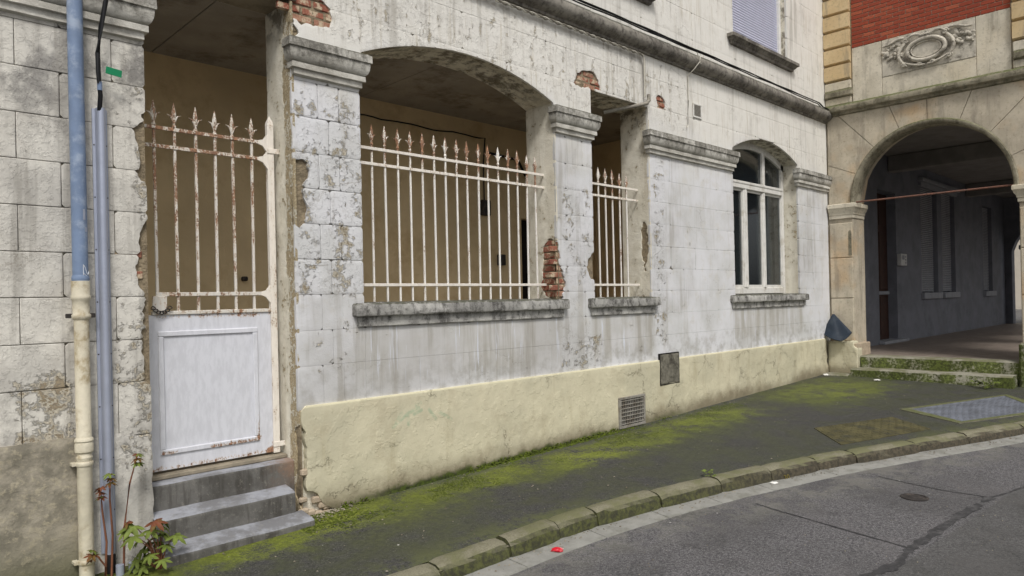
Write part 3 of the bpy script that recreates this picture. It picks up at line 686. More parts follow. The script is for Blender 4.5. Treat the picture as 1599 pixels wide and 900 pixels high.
# upper windows with roller shutters
slat = None
for x0, x1 in ((6.1, 7.95), (10.30, 12.20)):
    fr = MB().box(x0, x0 + .07, .10, .2, 5.67, 7.9, .006).box(x1 - .07, x1, .10, .2, 5.67, 7.9, .006).box(x0 + .07, x1 - .07, .24, .26, 5.67, 7.9)
    SH = obj('roller_shutter', fr, 'white_frame', WH)
    z = 5.69
    mbs = MB().loft([[(x, .150, 0), (x, .142, .008), (x, .138, .020), (x, .142, .033), (x, .150, .0405), (x, .17, .0405), (x, .17, 0)] for x in (x0 + .07, x1 - .07)])
    slat = obj('slat', mbs, 'shutter', SH, (0, 0, z)); z += .042
    while z < 7.88: obj('slat', slat.data, 'shutter', SH, (0, 0, z)); z += .042

# ------------------------------------------------------------------ arcade building on the right
XB = 13.80
AR = thing('arcade_building', 'stone and red brick building with round archway and carved cartouche', 'building')
YC, ZC, RA = -1.73, 3.27, 1.29
arc_open = [(-3.02, -.44, -.6, ZC, RA - 1e-4)]
ARW = obj('wall', core_strips(-4.4, .46, -.6, ZT, arc_open, lambda y, x, z: (x, y, z), XB + .03, XB + .60), 'stone_warm', AR, smooth=20)
def slab_poly(pts_front, depth, ch=.006):          # pts in (y,z), outward is -x
    c = Vector((sum(p[0] for p in pts_front) / len(pts_front), sum(p[1] for p in pts_front) / len(pts_front)))
    def ins(p, d):
        v = c - Vector(p); return Vector(p) + v.normalized() * d
    a = [ins(p, ch) for p in pts_front]
    return MB().loft([[(XB + depth, p[0], p[1]) for p in pts_front], [(XB + ch, p[0], p[1]) for p in pts_front], [(XB, p.x, p.y) for p in a]])
# voussoirs and spandrel stones round the arch
def outer(th):
    dy, dz = math.cos(th), math.sin(th); ts = []
    if dy > 1e-6: ts.append((-.03 - YC) / dy)
    if dy < -1e-6: ts.append((-3.6 - YC) / dy)
    if dz > 1e-6: ts.append((4.93 - ZC) / dz)
    return min(ts)
angs = [0, 24, 48, 70, 90, 112, 135, 158, 180]
ca = [math.degrees(math.atan2(4.93 - ZC, -.03 - YC)), math.degrees(math.atan2(4.93 - ZC, -3.6 - YC))]
for a0, a1 in zip(angs, angs[1:]):
    ts = sorted({a0 + .18, a1 - .18, *[a0 + (a1 - a0) * k / 6 for k in range(1, 6)], *[q for q in ca if a0 + .5 < q < a1 - .5]})
    mb = MB(); inn = [(YC + (RA + .01) * math.cos(R(q)), ZC + (RA + .01) * math.sin(R(q))) for q in ts]; out = [(YC + outer(R(q)) * math.cos(R(q)), ZC + outer(R(q)) * math.sin(R(q))) for q in ts]
    jx = random.uniform(-.003, .003)
    mb.loft([[(XB + .04, *i_), (XB + jx, *i_), (XB + jx, *o_), (XB + .04, *o_)] for i_, o_ in zip(inn, out)])
    obj('voussoir', mb, 'stone_warm', ARW, smooth=25)
# archivolt moulding
mb = MB(); secs = []
for k in range(49):
    th = math.pi * k / 48; cs_, sn = math.cos(th), math.sin(th)
    prof = [(1.30, .02), (1.305, -.035), (1.285, -.055), (1.255, -.055), (1.235, -.04), (1.228, -.01), (1.222, .0), (1.222, .30), (1.30, .30)]
    secs.append([(XB + p[1], YC + p[0] * cs_, ZC + p[0] * sn) for p in prof])
obj('archivolt', mb.loft(secs), 'cornice', AR, smooth=40)
# piers of dressed stones, with imposts
def stone_block(name, y0, y1, z0, z1, d=0, mat='stone_warm', parent=ARW, c=.006, back=.05): return obj(name, MB().box(XB + d, XB + back, y0, y1, z0, z1, c), mat, parent)
for y0, y1 in ((-.44, -.02), (-3.62, -3.02)):
    zs = [.70, 1.50, 2.26, 2.92]
    for z0, z1 in zip(zs, zs[1:]): obj('pier_stone', MB().box(XB + random.uniform(-.004, .004), XB + .56, y0 + .004, y1 - .004, z0 + .004, z1 - .004, .012), 'stone_warm', ARW)
fr = lambda x, n, z: (XB - n, -x, z)
def pier_imp(zt): return [(-.03, zt), (.07, zt), (.085, zt - .012), (.085, zt - .075), (.07, zt - .09), (.06, zt - .13), (.035, zt - .16), (.03, zt - .2), (.018, zt - .21), (.016, zt - .27), (-.03, zt - .275)]
for a, b in ((.03, .44), (3.02, 3.6)):
    pr = pier_imp(3.27); secs = []
    # returns along the reveal as well as the front
    n_ = 6; mb = MB()
    def pt(yy, n, z): return (XB - n, yy, z)
    ring = []
    y_in, sgn = (-b, -1) if a < 1 else (-a, 1); y_out = -a if a < 1 else -b
    ring.append([(XB - n, y_out, z) for n, z in pr])
    ring.append([(XB - n, y_in + sgn * n, z) for n, z in pr])
    ring.append([(XB + .58, y_in + sgn * n, z) for n, z in pr])
    obj('impost', mb.loft(ring), 'stone_pale', AR, smooth=35)
# pier corner stop-chamfer (small round-headed sinking)
mb = MB(); pts = [(-.03 * math.cos(math.pi * k / 8), .05 * math.sin(math.pi * k / 8)) for k in range(9)]
mb.loft([[(XB - .006, -.40 + p[0], 2.72 + p[1]) for p in pts] + [(XB - .006, -.37, 2.30), (XB - .006, -.43, 2.30)], [(XB + .02, -.40 + p[0] * .7, 2.72 + p[1] * .7) for p in pts] + [(XB + .02, -.379, 2.30), (XB + .02, -.421, 2.30)]], caps=True)
obj('pier_sinking', mb, 'cornice', AR)
# rendered pier base
mb = skin(lambda u, v: min(rect_sdf(u, v, .02, .545, -.1, .70 + .02 * fbm(u, v, 7)), -blob(u, v, .56, .66, .09, .09) - .02 * fbm(u, v, 9)), .02, .56, -.1, .74, .03, .24, lambda u, v, n: (XB - .17 - n, -u, v), .012, .012)
obj('pier_base', mb, 'plinth', AR, smooth=40)
obj('pier_base', MB().box(XB - .135, XB + .55, -.53, -.03, -.1, .66, .01), 'mortar', AR)
obj('pier_base', MB().box(XB - .12, XB + .55, -3.7, -2.99, -.1, .74, .03), 'moss_step', AR)
# cornice, frieze stones
fB = lambda x, n, z: (XB - n, -x, z)
cp = [(-.03, 5.15), (.03, 5.14), (.06, 5.115), (.115, 5.09), (.13, 5.045), (.115, 5.0), (.07, 4.985), (.05, 4.97), (.045, 4.945), (.0, 4.935), (-.03, 4.93)]
moulding('cornice', cp, .0, 4.3, (0, 0), 'cornice', AR, .1, .006, fB)
for a, b in ((.50, 1.018), (2.476, 2.965)): stone_block('frieze_stone', -b + .002, -a - .002, 5.14, 6.136, random.uniform(0, .004), 'stone_pale')
stone_block('frieze_stone', -2.474, -1.02, 5.14, 5.47, .002, 'stone_pale'); stone_block('frieze_stone', -2.474, -1.02, 6.118, 6.136, .0, 'stone_pale')
# carved cartouche
CT = obj('cartouche', MB().box(XB - .006, XB + .05, -2.472, -1.022, 5.473, 6.117, .008), 'carved', AR)
cy, cz = -1.745, 5.79
def ell(k, n, ra, rb): th = 2 * math.pi * k / n; return cy + ra * math.cos(th), cz + rb * math.sin(th)
def ring(ra, rb, rad, dx, name):
    n = 40; mb = MB(); secs = []
    for k in range(n + 1):
        th = 2 * math.pi * k / n; cc, ss = math.cos(th), math.sin(th)
        secs.append([(XB + dx - rad * 1.1 * math.sin(q), cy + (ra + rad * math.cos(q)) * cc, cz + (rb + rad * math.cos(q)) * ss) for q in [i * math.pi / 4 for i in range(8)]])
    obj(name, mb.loft(secs, caps=False), 'carved', CT, smooth=50)
ring(.295, .185, .036, -.05, 'oval_frame'); ring(.235, .135, .014, -.045, 'oval_bead')
mb = MB(); n = 32; secs = [[(XB - .03 + .022 * (1 - q * q), cy + .25 * q * math.cos(2 * math.pi * k / n), cz + .15 * q * math.sin(2 * math.pi * k / n)) for k in range(n)] for q in (1.05, .85, .6, .3, .05)]
obj('oval_field', mb.loft(secs), 'carved', CT)
def scroll(pts, rad, name='scroll'):
    obj(name, MB().tube([(XB - d * 1.5, cy + y, cz + z) for y, z, d in pts], [rad * (.55 + .45 * math.sin(math.pi * min(1, (i + 1.5) / len(pts)))) for i in range(len(pts))], 7), 'carved', CT, smooth=60)
for s_ in (1, -1):
    side = [(s_ * (.30 + .13 * math.sin(math.pi * t_)), .20 - .44 * t_, .03 + .015 * math.sin(math.pi * t_)) for t_ in [i / 12 for i in range(13)]]
    scroll(side, .030)
    for (oy, oz, r_) in ((.30, .215, .055), (.36, -.20, .045), (.10, -.245, .04)):
        scroll([(s_ * (oy + (r_ * (1 - q / 16)) * math.cos(q * .75)), oz + (r_ * (1 - q / 16)) * math.sin(q * .75), .035 + .012 * q / 14) for q in range(15)], .016)
    scroll([(s_ * (.06 + .24 * t_), .235 + .05 * math.sin(math.pi * t_), .04) for t_ in [i / 8 for i in range(9)]], .028)
    scroll([(s_ * (.02 + .32 * t_), -.265 + .10 * t_ * t_, .035) for t_ in [i / 8 for i in range(9)]], .022)
    scroll([(s_ * (.34 + .36 * t_), .27 - .05 * t_ + .02 * math.sin(6 * t_), .03) for t_ in [i / 8 for i in range(9)]], .026, 'ribbon')
    for k in range(30):       # fruit and leaf clusters either side
        q = random.random(); y = s_ * (.40 + .30 * q); z = .16 - .10 * q + random.uniform(-.16, .08) * (1.1 - .3 * q); rd = random.uniform(.024, .05)
        b = bmesh.new(); bmesh.ops.create_icosphere(b, subdivisions=1, radius=rd); m_ = MB()
        sy, sz = random.uniform(.8, 1.6), random.uniform(.7, 1.2); an = random.uniform(0, 3)
        m_.add([(XB - .012 - abs(v.co.x) * .9 * (1 if v.co.x > -9 else 0) * (1 if v.co.x < 0 else -.3), cy + y + v.co.y * sy * math.cos(an) - v.co.z * sz * math.sin(an), cz + z + v.co.y * sy * math.sin(an) + v.co.z * sz * math.cos(an)) for v in b.verts], [[v.index for v in f_.verts] for f_ in b.faces]); b.free()
        obj('fruit' if k % 3 else 'leaf', m_, 'carved', CT, smooth=60)
for k in range(9):
    y = -.11 + .22 * k / 8; obj('leaf', MB().tube([(XB - .03, cy + y * .5, cz + .19), (XB - .065, cy + y * .9, cz + .25), (XB - .04, cy + y * 1.25, cz + .30 - abs(y) * .3)], [.014, .022, .006], 6), 'carved', CT, smooth=60)
# quoins
def quoins(ya, yb):
    z = 5.57; k = 0
    stone_block('quoin_base', yb, ya, 5.145, 5.27, -.02, 'stone_pale'); obj('quoin_cap', MB().box(XB - .075, XB + .05, yb - .03, ya, 5.272, 5.40, .02), 'cornice', AR)
    stone_block('quoin_block', yb, ya, 5.402, 5.565, -.045, 'stone_pale', c=.015)
    while z < 8.5:
        obj('quoin_block', MB().loft([[(XB + .04, y, z + .004), (XB - .028, y, z + .022), (XB - .062, y, z + .04), (XB - .062, y, z + .298), (XB + .04, y, z + .306)] for y in (yb, ya)]), 'quoin', ARW, smooth=20); z += .314
quoins(-.008, -.482); quoins(-2.985, -3.60)
# brickwork panel: every brick laid
obj('brick_bedding', MB().box(XB + .012, XB + .05, -2.968, -.498, 6.14, 8.6), 'mortar', AR)
bw, bh = .205, .0735; z = 6.142; row = 0
bl = MB().box(-.0, .02, -bw / 2 + .004, bw / 2 - .004, 0, bh - .008, .003); bd = None; bc = {}
while z < 7.75:
    y = -.50 - (bw / 2 if row % 2 else 0)
    ys = [-.50]; 
    while y > -2.96:
        y -= bw; ys.append(max(y, -2.966))
    ys = ([-.50] + [q for q in ys[1:]]) if row % 2 == 0 else [-.50] + [q for q in ys[1:]]
    for ya, yb in zip(ys, ys[1:]):
        if ya - yb < .04: continue
        L = round(ya - yb - .011, 3)
        if L not in bc: bc[L] = obj('brick', MB().box(0, .02, -L / 2, L / 2, 0, bh - .012, .003), 'red_brick', ARW); o = bc[L]
        else: o = obj('brick', bc[L].data, 'red_brick', ARW)
        o.location = (XB + random.uniform(-.002, .002), (ya + yb) / 2, z)
    z += bh; row += 1
stuffb = MB()
while z < 8.55:
    y = -.51
    while y > -2.9: stuffb.box(XB, XB + .02, y - bw + .008, y, z, z + bh - .009); y -= bw
    z += bh
obj('upper_bricks', stuffb, 'red_brick', AR)['kind'] = 'stuff'
obj('tie_rod', MB().tube([(XB + .05, -.36, 3.285), (XB + .05, -3.1, 3.285)], .016, 8), 'rust_rod', AR)

# passage behind the arch
PY = .15; PF = .43
pwl = MB()
def wall_run(xa, xb, holes):
    xs = sorted({xa, xb, *[h[0] for h in holes], *[h[1] for h in holes]})
    for a, b in zip(xs, xs[1:]):
        h = [q for q in holes if q[0] <= a + 1e-6 and b <= q[1] + 1e-6]
        if h: pwl.box(a, b, PY, PY + .35, .3, h[0][2]); pwl.box(a, b, PY, PY + .35, h[0][3], 4.9)
        else: pwl.box(a, b, PY, PY + .35, .3, 4.9)
HO = [(16.90, 18.10, .44, 3.9), (19.95, 21.35, 1.56, 4.35), (21.75, 23.0, 1.56, 4.35), (26.1, 27.25, 1.56, 4.25)]
wall_run(14.40, 29.0, HO)
obj('passage_wall', pwl, 'grey_wall', AR, smooth=0)
obj('arcade_wall', core_strips(14.4, 29.5, .0, 4.9, [(a, a + 2.4, .2, 3.0, 1.15) for a in (15.2, 18.4, 21.6, 24.8)], lambda x, y, z: (x, y, z), -3.95, -3.65), 'stone_pale', AR, smooth=20)
obj('passage_ceiling', MB().box(14.35, 29.5, -3.9, .5, 4.72, 8.6), 'passage_ceiling', AR, smooth=0)
obj('ceiling_beam', MB().box(17.6, 17.9, -3.6, .14, 4.35, 4.715, .02), 'passage_ceiling', AR); obj('ceiling_beam', MB().box(24.2, 24.5, -3.6, .14, 4.35, 4.715, .02), 'passage_ceiling', AR)
obj('passage_floor', MB().box(13.80, 29.5, -3.7, .4, .0, PF), 'passage_floor', AR, smooth=0)
# far exit with arch
obj('exit_arch', core_strips(-3.6, .46, .3, 4.9, [(-3.0, -.05, .2, 2.9, 1.15)], lambda y, x, z: (x, y, z), 29.0, 29.4), 'grey_wall', AR, smooth=20)
obj('exit_post', MB().box(28.4, 28.62, -.62, -.40, PF, 3.4, .02).box(28.36, 28.66, -.66, -.36, 2.9, 3.05, .02), 'grey_wall', AR)
DR = obj('door', MB().box(16.91, 18.09, PY + .2, PY + .26, .45, 3.88), 'brown_door', AR)
for z0, z1 in ((.6, 1.5), (1.65, 3.0), (3.15, 3.75)):
    for x0, x1 in ((17.0, 17.46), (17.54, 18.0)): obj('door_panel', MB().box(x0, x1, PY + .185, PY + .205, z0, z1, .012), 'brown_door', DR)
obj('door_rail', MB().box(16.91, 18.09, PY + .16, PY + .20, 1.54, 1.62, .01), 'grey_trim', DR)
obj('doorstep', MB().box(16.85, 18.5, PY - .12, PY + .2, PF, PF + .07, .01), 'grey_trim', AR)
for (x0, x1, z0, z1) in HO[1:]:
    sh = MB().box(x0, x0 + .06, PY + .12, PY + .2, z0, z1).box(x1 - .06, x1, PY + .12, PY + .2, z0, z1).box(x0 + .06, x1 - .06, PY + .2, PY + .22, z0, z1)
    o = obj('shutter', sh, 'grey_trim', AR); m_ = MB(); z = z0 + .03
    while z < z1 - .04: m_.loft([[(x, PY + .10, z), (x, PY + .09, z + .012), (x, PY + .15, z + .045), (x, PY + .155, z + .035)] for x in (x0 + .06, x1 - .06)]); z += .05
    s2 = obj('shutter_slats', m_, 'grey_shutter', o); s2['kind'] = 'stuff'
    obj('sill', MB().box(x0 - .08, x1 + .08, PY - .09, PY + .1, z0 - .16, z0 - .002, .012), 'grey_trim', AR)
obj('window_hood', MB().box(19.8, 23.15, PY - .12, PY + .05, 4.36, 4.46, .015).box(19.85, 23.1, PY - .06, PY + .05, 4.25, 4.358, .01), 'grey_trim', AR)
# steps up into the passage
def worn_step(x0, x1, y0, y1, z0, z1):
    mb = MB(); secs = []; n_ = 24
    for i in range(n_ + 1):
        y = y0 + (y1 - y0) * i / n_; w = .012 * nz(y, 1, z1, 3); zz = z1 + .008 * nz(y, 2, z1, 2.5)
        secs.append([(x1, y, z0), (x1, y, zz), (x0 + .03 + w, y, zz), (x0 + w, y, zz - .025), (x0 + w * .5, y, z0)])
    return obj('step', mb.loft(secs), 'moss_step', AR, smooth=50)
worn_step(13.74, 14.1, -2.99, -.56, .1, PF + .004); worn_step(13.42, 13.80, -2.96, -.50, -.1, .225)
worn_step(13.30, 13.62, -.50, .0, -.1, .115)

# ------------------------------------------------------------------ ground
kx = [-12, 0, 2.5, 4.2, 4.55, 5.27, 6.05, 6.66, 7.44, 8.73, 9.52, 10.53, 13, 20]; ky = [-1.62, -1.64, -1.66, -1.73, -1.765, -1.88, -2.065, -2.235, -2.46, -2.94, -3.27, -3.64, -4.55, -7.1]
gx = np.linspace(-12, 20, 641); gy = np.interp(gx, kx, ky); ker = np.exp(-np.linspace(-2, 2, 25) ** 2); ker /= ker.sum()
gy = np.convolve(np.pad(gy, 12, mode='edge'), ker, mode='valid')
def ky_(x): return float(np.interp(x, gx, gy))
def kn(x):
    d = (ky_(x + .05) - ky_(x - .05)) / .1; l = math.hypot(1, d); return Vector((d / l, -1 / l))   # outward to road
def kp(x, off): n = kn(x); return x + n.x * off, ky_(x) + n.y * off      # off >0 towards road
mb = MB(); secs = []
nxs, nts = 260, 22
for i in range(nxs + 1):
    x = -8 + 22.0 * i / nxs; row = []; bx, by = kp(x, -.17)
    for j in range(nts + 1):
        t_ = j / nts; px = x + (bx - x) * t_; py = .06 + (by - .06) * t_
        row.append((px, py, gz(px, py) + .006 * nz(px, py, 0, 1.3) - (.012 if j == nts else 0)))
    secs.append(row)
PV = struct(obj('pavement', mb.loft(secs, closed=False, caps=False), 'pavement', smooth=60))
mb = MB(); secs = []
for i in range(61):
    x = -40 + 100 * i / 60; secs.append([(x, -45 + 100 * j / 60, gz(x, -45 + 100 * j / 60) + GO) for j in range(61)])
RD = struct(obj('road', mb.loft(secs, closed=False, caps=False), 'road', smooth=60))
# tar seams in the road
def seam(pts, w, name='tar_seam'):
    P = []
    for (a, b) in zip(pts, pts[1:]):
        for k in range(40): t_ = k / 40; P.append((a[0] + (b[0] - a[0]) * t_, a[1] + (b[1] - a[1]) * t_))
    P.append(pts[-1]); secs = []
    for i, (x, y) in enumerate(P):
        a = P[max(i - 1, 0)]; b = P[min(i + 1, len(P) - 1)]; d = Vector((b[0] - a[0], b[1] - a[1])).normalized(); n = Vector((-d.y, d.x))
        x += .03 * nz(x, y, 1, 2.5); y += .03 * nz(x, y, 4, 2.5); ww = w * (.7 + .5 * nz(x, y, 7, 6) + .5 * nz(x, y, 2, 19)) + .003
        secs.append([(x + n.x * ww, y + n.y * ww, gz(x, y) + GO + .004), (x - n.x * ww, y - n.y * ww, gz(x, y) + GO + .004)])
    obj(name, MB().loft(secs, closed=False, caps=False), 'tar', RD)
seam([(4.2, -3.62), (5.03, -3.70), (5.4, -3.79), (5.69, -3.77), (6.6, -3.82), (7.45, -3.90)], .045)
seam([(5.94, -2.44), (5.85, -3.0), (5.72, -3.75)], .010); seam([(7.45, -3.90), (8.6, -4.25), (9.5, -4.3)], .010); seam([(7.5, -2.95), (7.42, -3.5), (7.45, -3.9)], .006)
# kerb stones
KB = struct(obj('kerb', MB().loft([[(p[0], p[1], gz(*p) - .30) for p in (kp(x, -.16), kp(x, -.02))] + [(p[0], p[1], gz(*p) - .035) for p in (kp(x, -.02), kp(x, -.16))] for x in [-8 + .25 * i for i in range(88)]]), 'kerb_stone'))
kj = [-8, -6.9, -5.8, -4.8, -3.7, -2.7, -1.6, -.6, .4, 1.35, 2.20, 2.99, 3.62, 4.14, 4.56, 5.29, 6.03, 6.68, 7.34, 7.86, 8.75, 9.53, 10.5, 11.5, 12.5, 13.6]
for a, b in zip(kj, kj[1:]):
    n_ = max(4, int((b - a) / .07)); secs = []; dz = random.uniform(-.010, .010); do = random.uniform(-.012, .012); sd = random.uniform(0, 50)
    for i in range(n_ + 1):
        x = a + .008 + (b - a - .016) * i / n_; e = min(i, n_ - i); er = .014 if e == 0 else 0; row = []
        j = lambda k: .010 * nz(x, k, sd, 4) + .006 * nz(x, k, sd, 13)
        for k, (of, z) in enumerate(((-.175 + er * .3, -.05), (-.172 + er * .3, -.004), (-.14, .012), (-.055, .010), (-.018, -.006), (.0, -.034), (.012, -.08), (.026, -.165), (-.1, -.24))):
            p = kp(x, of + do + j(k) - er); row.append((p[0], p[1], gz(p[0], p[1]) + z + dz + j(k + 20) * .7 - er))
        secs.append(row)
    obj('kerb_stone', MB().loft(secs), 'kerb_stone', KB, smooth=45)
GT = struct(obj('gutter', MB().loft([[(p[0], p[1], gz(*p) + GO - .08) for p in (kp(x, -.05), kp(x, .215))] + [(p[0], p[1], gz(*p) + GO + .003) for p in (kp(x, .215), kp(x, -.05))] for x in [-8 + .25 * i for i in range(88)]]), 'gutter'))
x = -8.0
while x < 13.5:
    L = random.uniform(.62, .98); secs = []
    for i in range(9):
        q = x + .004 + (L - .008) * i / 8; row = []
        for of, z in ((.0, -.05), (.0, .010), (.21, .006), (.222, -.004), (.222, -.05)):
            p = kp(q, of + .004 * nz(q, of, 0, 4)); row.append((p[0], p[1], gz(*p) + GO + z))
        secs.append(row)
    obj('gutter_slab', MB().loft(secs), 'gutter', GT, smooth=40); x += L
# far pale house seen through the passage exit
FH = thing('pale_house', 'pale house front glimpsed through the far end of the dark passage', 'house')
obj('wall', MB().box(40, 41, -6, 4, .0, 7), 'pale_render', FH, smooth=0); obj('window', MB().box(39.95, 40.0, .6, 1.4, 2.2, 3.8, .01), 'dark_void', FH); obj('roof', MB().loft([[(39.7, y, 7), (41.3, y, 7), (40.5, y, 8)] for y in (-6.2, 4.2)]), 'red_brick', FH, smooth=0)

# ------------------------------------------------------------------ ironwork
def spear_bar(zb, zt, hw=.0085):
    m_ = MB().box(-hw, hw, -hw, hw, zb, zt - .19, .002)
    z0 = zt - .20
    m_.lathe([(.010, z0), (.016, z0 + .006), (.016, z0 + .018), (.010, z0 + .026), (.011, z0 + .05), (.017, z0 + .095), (.019, z0 + .115), (.012, z0 + .15), (.002, z0 + .20)], n=6)
    for s_ in (1, -1):
        m_.tube([(s_ * .006, 0, z0 + .045), (s_ * .014, 0, z0 + .072), (s_ * .028, 0, z0 + .096), (s_ * .052, 0, z0 + .106)], [.009, .011, .009, .002], 6, .7)
    return m_
def grille(name, label, xs, x0, x1, y, zb, zt, rails, mat, short=()):
    G = thing(name, label, 'window grille', None, (xs[0], y, zb)); o = Vector((xs[0], y, zb))
    d = None
    for i, x in enumerate(xs):
        z_ = (-.035 if i in short else 0)
        if d is None: b = obj('bar', spear_bar(0, zt - zb), mat, G); d = b.data
        else: b = obj('bar', d, mat, G)
        b.location = (x - o.x, random.uniform(-.003, .003), z_); b.rotation_euler = (random.uniform(-.004, .004), random.uniform(-.005, .005), random.uniform(-.2, .2))
    for z in rails: obj('rail', MB().box(x0 - o.x, x1 - o.x, -.006, .006, z - .014 - zb, z + .014 - zb, .002), 'iron_frame', G, (0, -.012, 0))
    return G
grille('window_grille', 'wide rusty white iron spear railing filling the big arched opening', [3.739 + .1483 * i for i in range(16)], 3.518, 6.10, .2, 1.612, 3.29, (3.055, 2.91, 1.772), 'iron_white', (14, 15))
grille('window_grille', 'narrow white iron spear railing in the slim opening between piers', [7.119 + .1468 * i for i in range(5)], 6.762, 7.94, .2, 1.612, 3.268, (3.05, 2.905, 1.77), 'iron_white', (3, 4))

GA = thing('iron_gate', 'rusty white iron gate with spear bars above a solid panel', 'gate', None, (2.78, .28, .36)); go = Vector((2.78, .28, .36))
def gpart(name, mb, mat): 
    mb.v = [(v[0] - go.x, v[1] - go.y, v[2] - go.z) for v in mb.v]; return obj(name, mb, mat, GA)
d = None
for i, x in enumerate([1.845, 1.997, 2.150, 2.304, 2.453, 2.606]):
    m_ = spear_bar(0, 3.197 - 1.545, .010)
    b = obj('bar', m_ if d is None else d, 'iron_rusty', GA); d = b.data
    b.location = (x - go.x, 0, 1.545 - go.z + (-.004 * i)); b.rotation_euler = (0, random.uniform(-.004, .004), 0)
for z in (2.98, 2.84): gpart('rail', MB().box(1.72, 2.70, .262, .274, z - .014, z + .014, .002), 'iron_rusty')
gpart('rail', MB().box(1.83, 2.70, .262, .274, 1.688, 1.718, .002), 'iron_rusty')
gpart('rail', MB().box(1.80, 2.74, .255, .30, 1.545, 1.575, .004), 'iron_rusty')
for z, up_ in ((2.98, -1), (2.84, -1), (1.703, -1)):
    P = [(2.66, z + .014), (2.705, z + .025), (2.735, z + .065), (2.745, z + .075), (2.745, z - .085), (2.735, z - .075), (2.70, z - .028), (2.66, z - .014)]
    gpart('bracket', MB().loft([[(p[0], y, p[1]) for p in P] for y in (.258, .276)]), 'iron_frame')
gpart('hinge_stile', MB().box(2.742, 2.798, .255, .30, .345, 3.13, .004).loft([[(2.742, .255, 3.13), (2.798, .255, 3.13), (2.798, .30, 3.13), (2.742, .30, 3.13)], [(2.746, .258, 3.16), (2.794, .258, 3.16), (2.794, .297, 3.16), (2.746, .297, 3.16)], [(2.768, .275, 3.215), (2.772, .275, 3.215), (2.772, .28, 3.215), (2.768, .28, 3.215)]]), 'iron_frame')
for z in (2.915, .42): gpart('hinge', MB().box(2.736, 2.84, .248, .256, z - .022, z + .022, .003), 'iron_frame')
PN = gpart('panel', MB().box(1.745, 2.742, .268, .285, .355, 1.545, .003), 'iron_gate_panel')
for (xa, xb, z0, z1) in ((1.835, 2.62, 1.378, 1.42), (1.835, 2.62, .472, .514), (1.835, 1.877, .514, 1.378), (2.578, 2.62, .514, 1.378)):
    m_ = MB().box(xa, xb, .254, .268, z0, z1, .006); m_.v = [(v[0] - go.x, v[1] - go.y, v[2] - go.z) for v in m_.v]; obj('moulding', m_, 'iron_gate_panel', PN)
gpart('lock_plate', MB().box(1.80, 1.905, .25, .262, 1.575, 1.69, .004), 'iron_rusty')
ch = MB()
for k in range(7):
    c_ = Vector((1.80 + .02 * k, .24, 1.60 - .04 * math.sin(k / 6 * math.pi))); ch.tube([c_ + Vector((.016 * math.cos(a), .008 * math.sin(a * 2 + k), .012 * math.sin(a))) for a in [i * math.pi / 4 for i in range(9)]], .004, 5)
gpart('chain', ch, 'cast_iron')

# ------------------------------------------------------------------ pipes and cables on the left
DP = thing('downpipe', 'blue grey plastic downpipe entering a cream cast iron pipe', 'pipe', None, (1.25, -.075, -.2)); po = Vector((1.25, -.075, -.2))
def pl_(prof, name, mat): return obj(name, MB().lathe([(r_, z + .2) for r_, z in prof], n=20), mat, DP, smooth=40)
pl_([(.047, 1.80), (.0465, 5.2)], 'upper_pipe', 'blue_pipe'); pl_([(.050, 1.79), (.053, 1.80), (.053, 1.815), (.048, 1.83)], 'pipe_lip', 'blue_pipe')
pl_([(.046, -.25), (.046, .60), (.050, .61), (.050, .615), (.046, .62), (.0455, 1.55)], 'lower_pipe', 'cream_pipe')
pl_([(.046, 1.53), (.058, 1.545), (.058, 1.565), (.050, 1.575), (.052, 1.66), (.060, 1.67), (.060, 1.69), (.055, 1.70), (.057, 1.79), (.050, 1.792)], 'socket', 'cream_pipe')
pl_([(.047, .64), (.056, .65), (.057, .70), (.052, .715), (.058, .722), (.056, .735), (.047, .745)], 'socket', 'cream_pipe')
for z in (.565, -.09): obj('bracket', MB().lathe([(.050, z + .19), (.053, z + .195), (.053, z + .215), (.050, z + .22)], n=20).box(-.075, -.045, -.01, .09, z + .196, z + .214), 'cream_pipe', DP)
obj('bracket', MB().box(-.09, .085, .0, .02, 1.745, 1.775, .004), 'cast_iron', DP)
a_ = [(.0485 * math.sin(q), -.0485 * math.cos(q)) for q in [.15 + .12 * i for i in range(9)]]
tg = MB().tube([(x, y, 2.03 + .035 + .032 * math.cos(i * .55)) for i, (x, y) in enumerate(a_)], .002, 5).tube([(x, y, 2.04 - .004 * i) for i, (x, y) in enumerate(a_)], .002, 5).tube([(.0485 * math.sin(.15), -.0485 * math.cos(.15), 2.10 - .014 * i) for i in range(6)], .002, 5)
obj('paint_tag', tg, 'paint_white', DP)
for (q, z, h) in ((.25, 2.20, .07), (.55, 2.12, .03)): obj('sticker_remnant', MB().loft([[(.0478 * math.sin(q + k * .12), -.0478 * math.cos(q + k * .12), z + .2 + dz_) for k in range(4)] for dz_ in (0, h)], closed=False, caps=False), 'conduit', DP)

CDT = thing('cable_conduit', 'long pale grey metal cable cover beside the downpipe', 'conduit', None, (1.40, -.06, -.14))
prof = [(-.046, .058), (-.046, .045), (-.030, .042), (-.028, .008), (-.018, -.012), (0, -.018), (.018, -.012), (.028, .008), (.030, .042), (.046, .045), (.046, .058)]
obj('cover', MB().loft([[(a, b, z) for a, b in prof] for z in (.06, 3.12)]), 'conduit', CDT, smooth=50)
m_ = MB()
for k in range(8):
    for s_ in (-1, 1): m_.lathe([(.005, 0), (.005, .004)], 0, 0, 6); m_.v[-12:] = [(s_ * .038 + v[0], .044 - v[2], .35 + .36 * k + v[1]) for v in m_.v[-12:]]
obj('screws', m_, 'cast_iron', CDT)
obj('base_tube', MB().lathe([(.03, -.12), (.03, .05), (.024, .06)], n=14), 'cable_black', CDT)
for dx in (.03, .11): obj('foot_pipe', MB().lathe([(.026, -.1), (.026, .0), (.02, .001)], dx, -.09, 14), 'conduit', CDT)
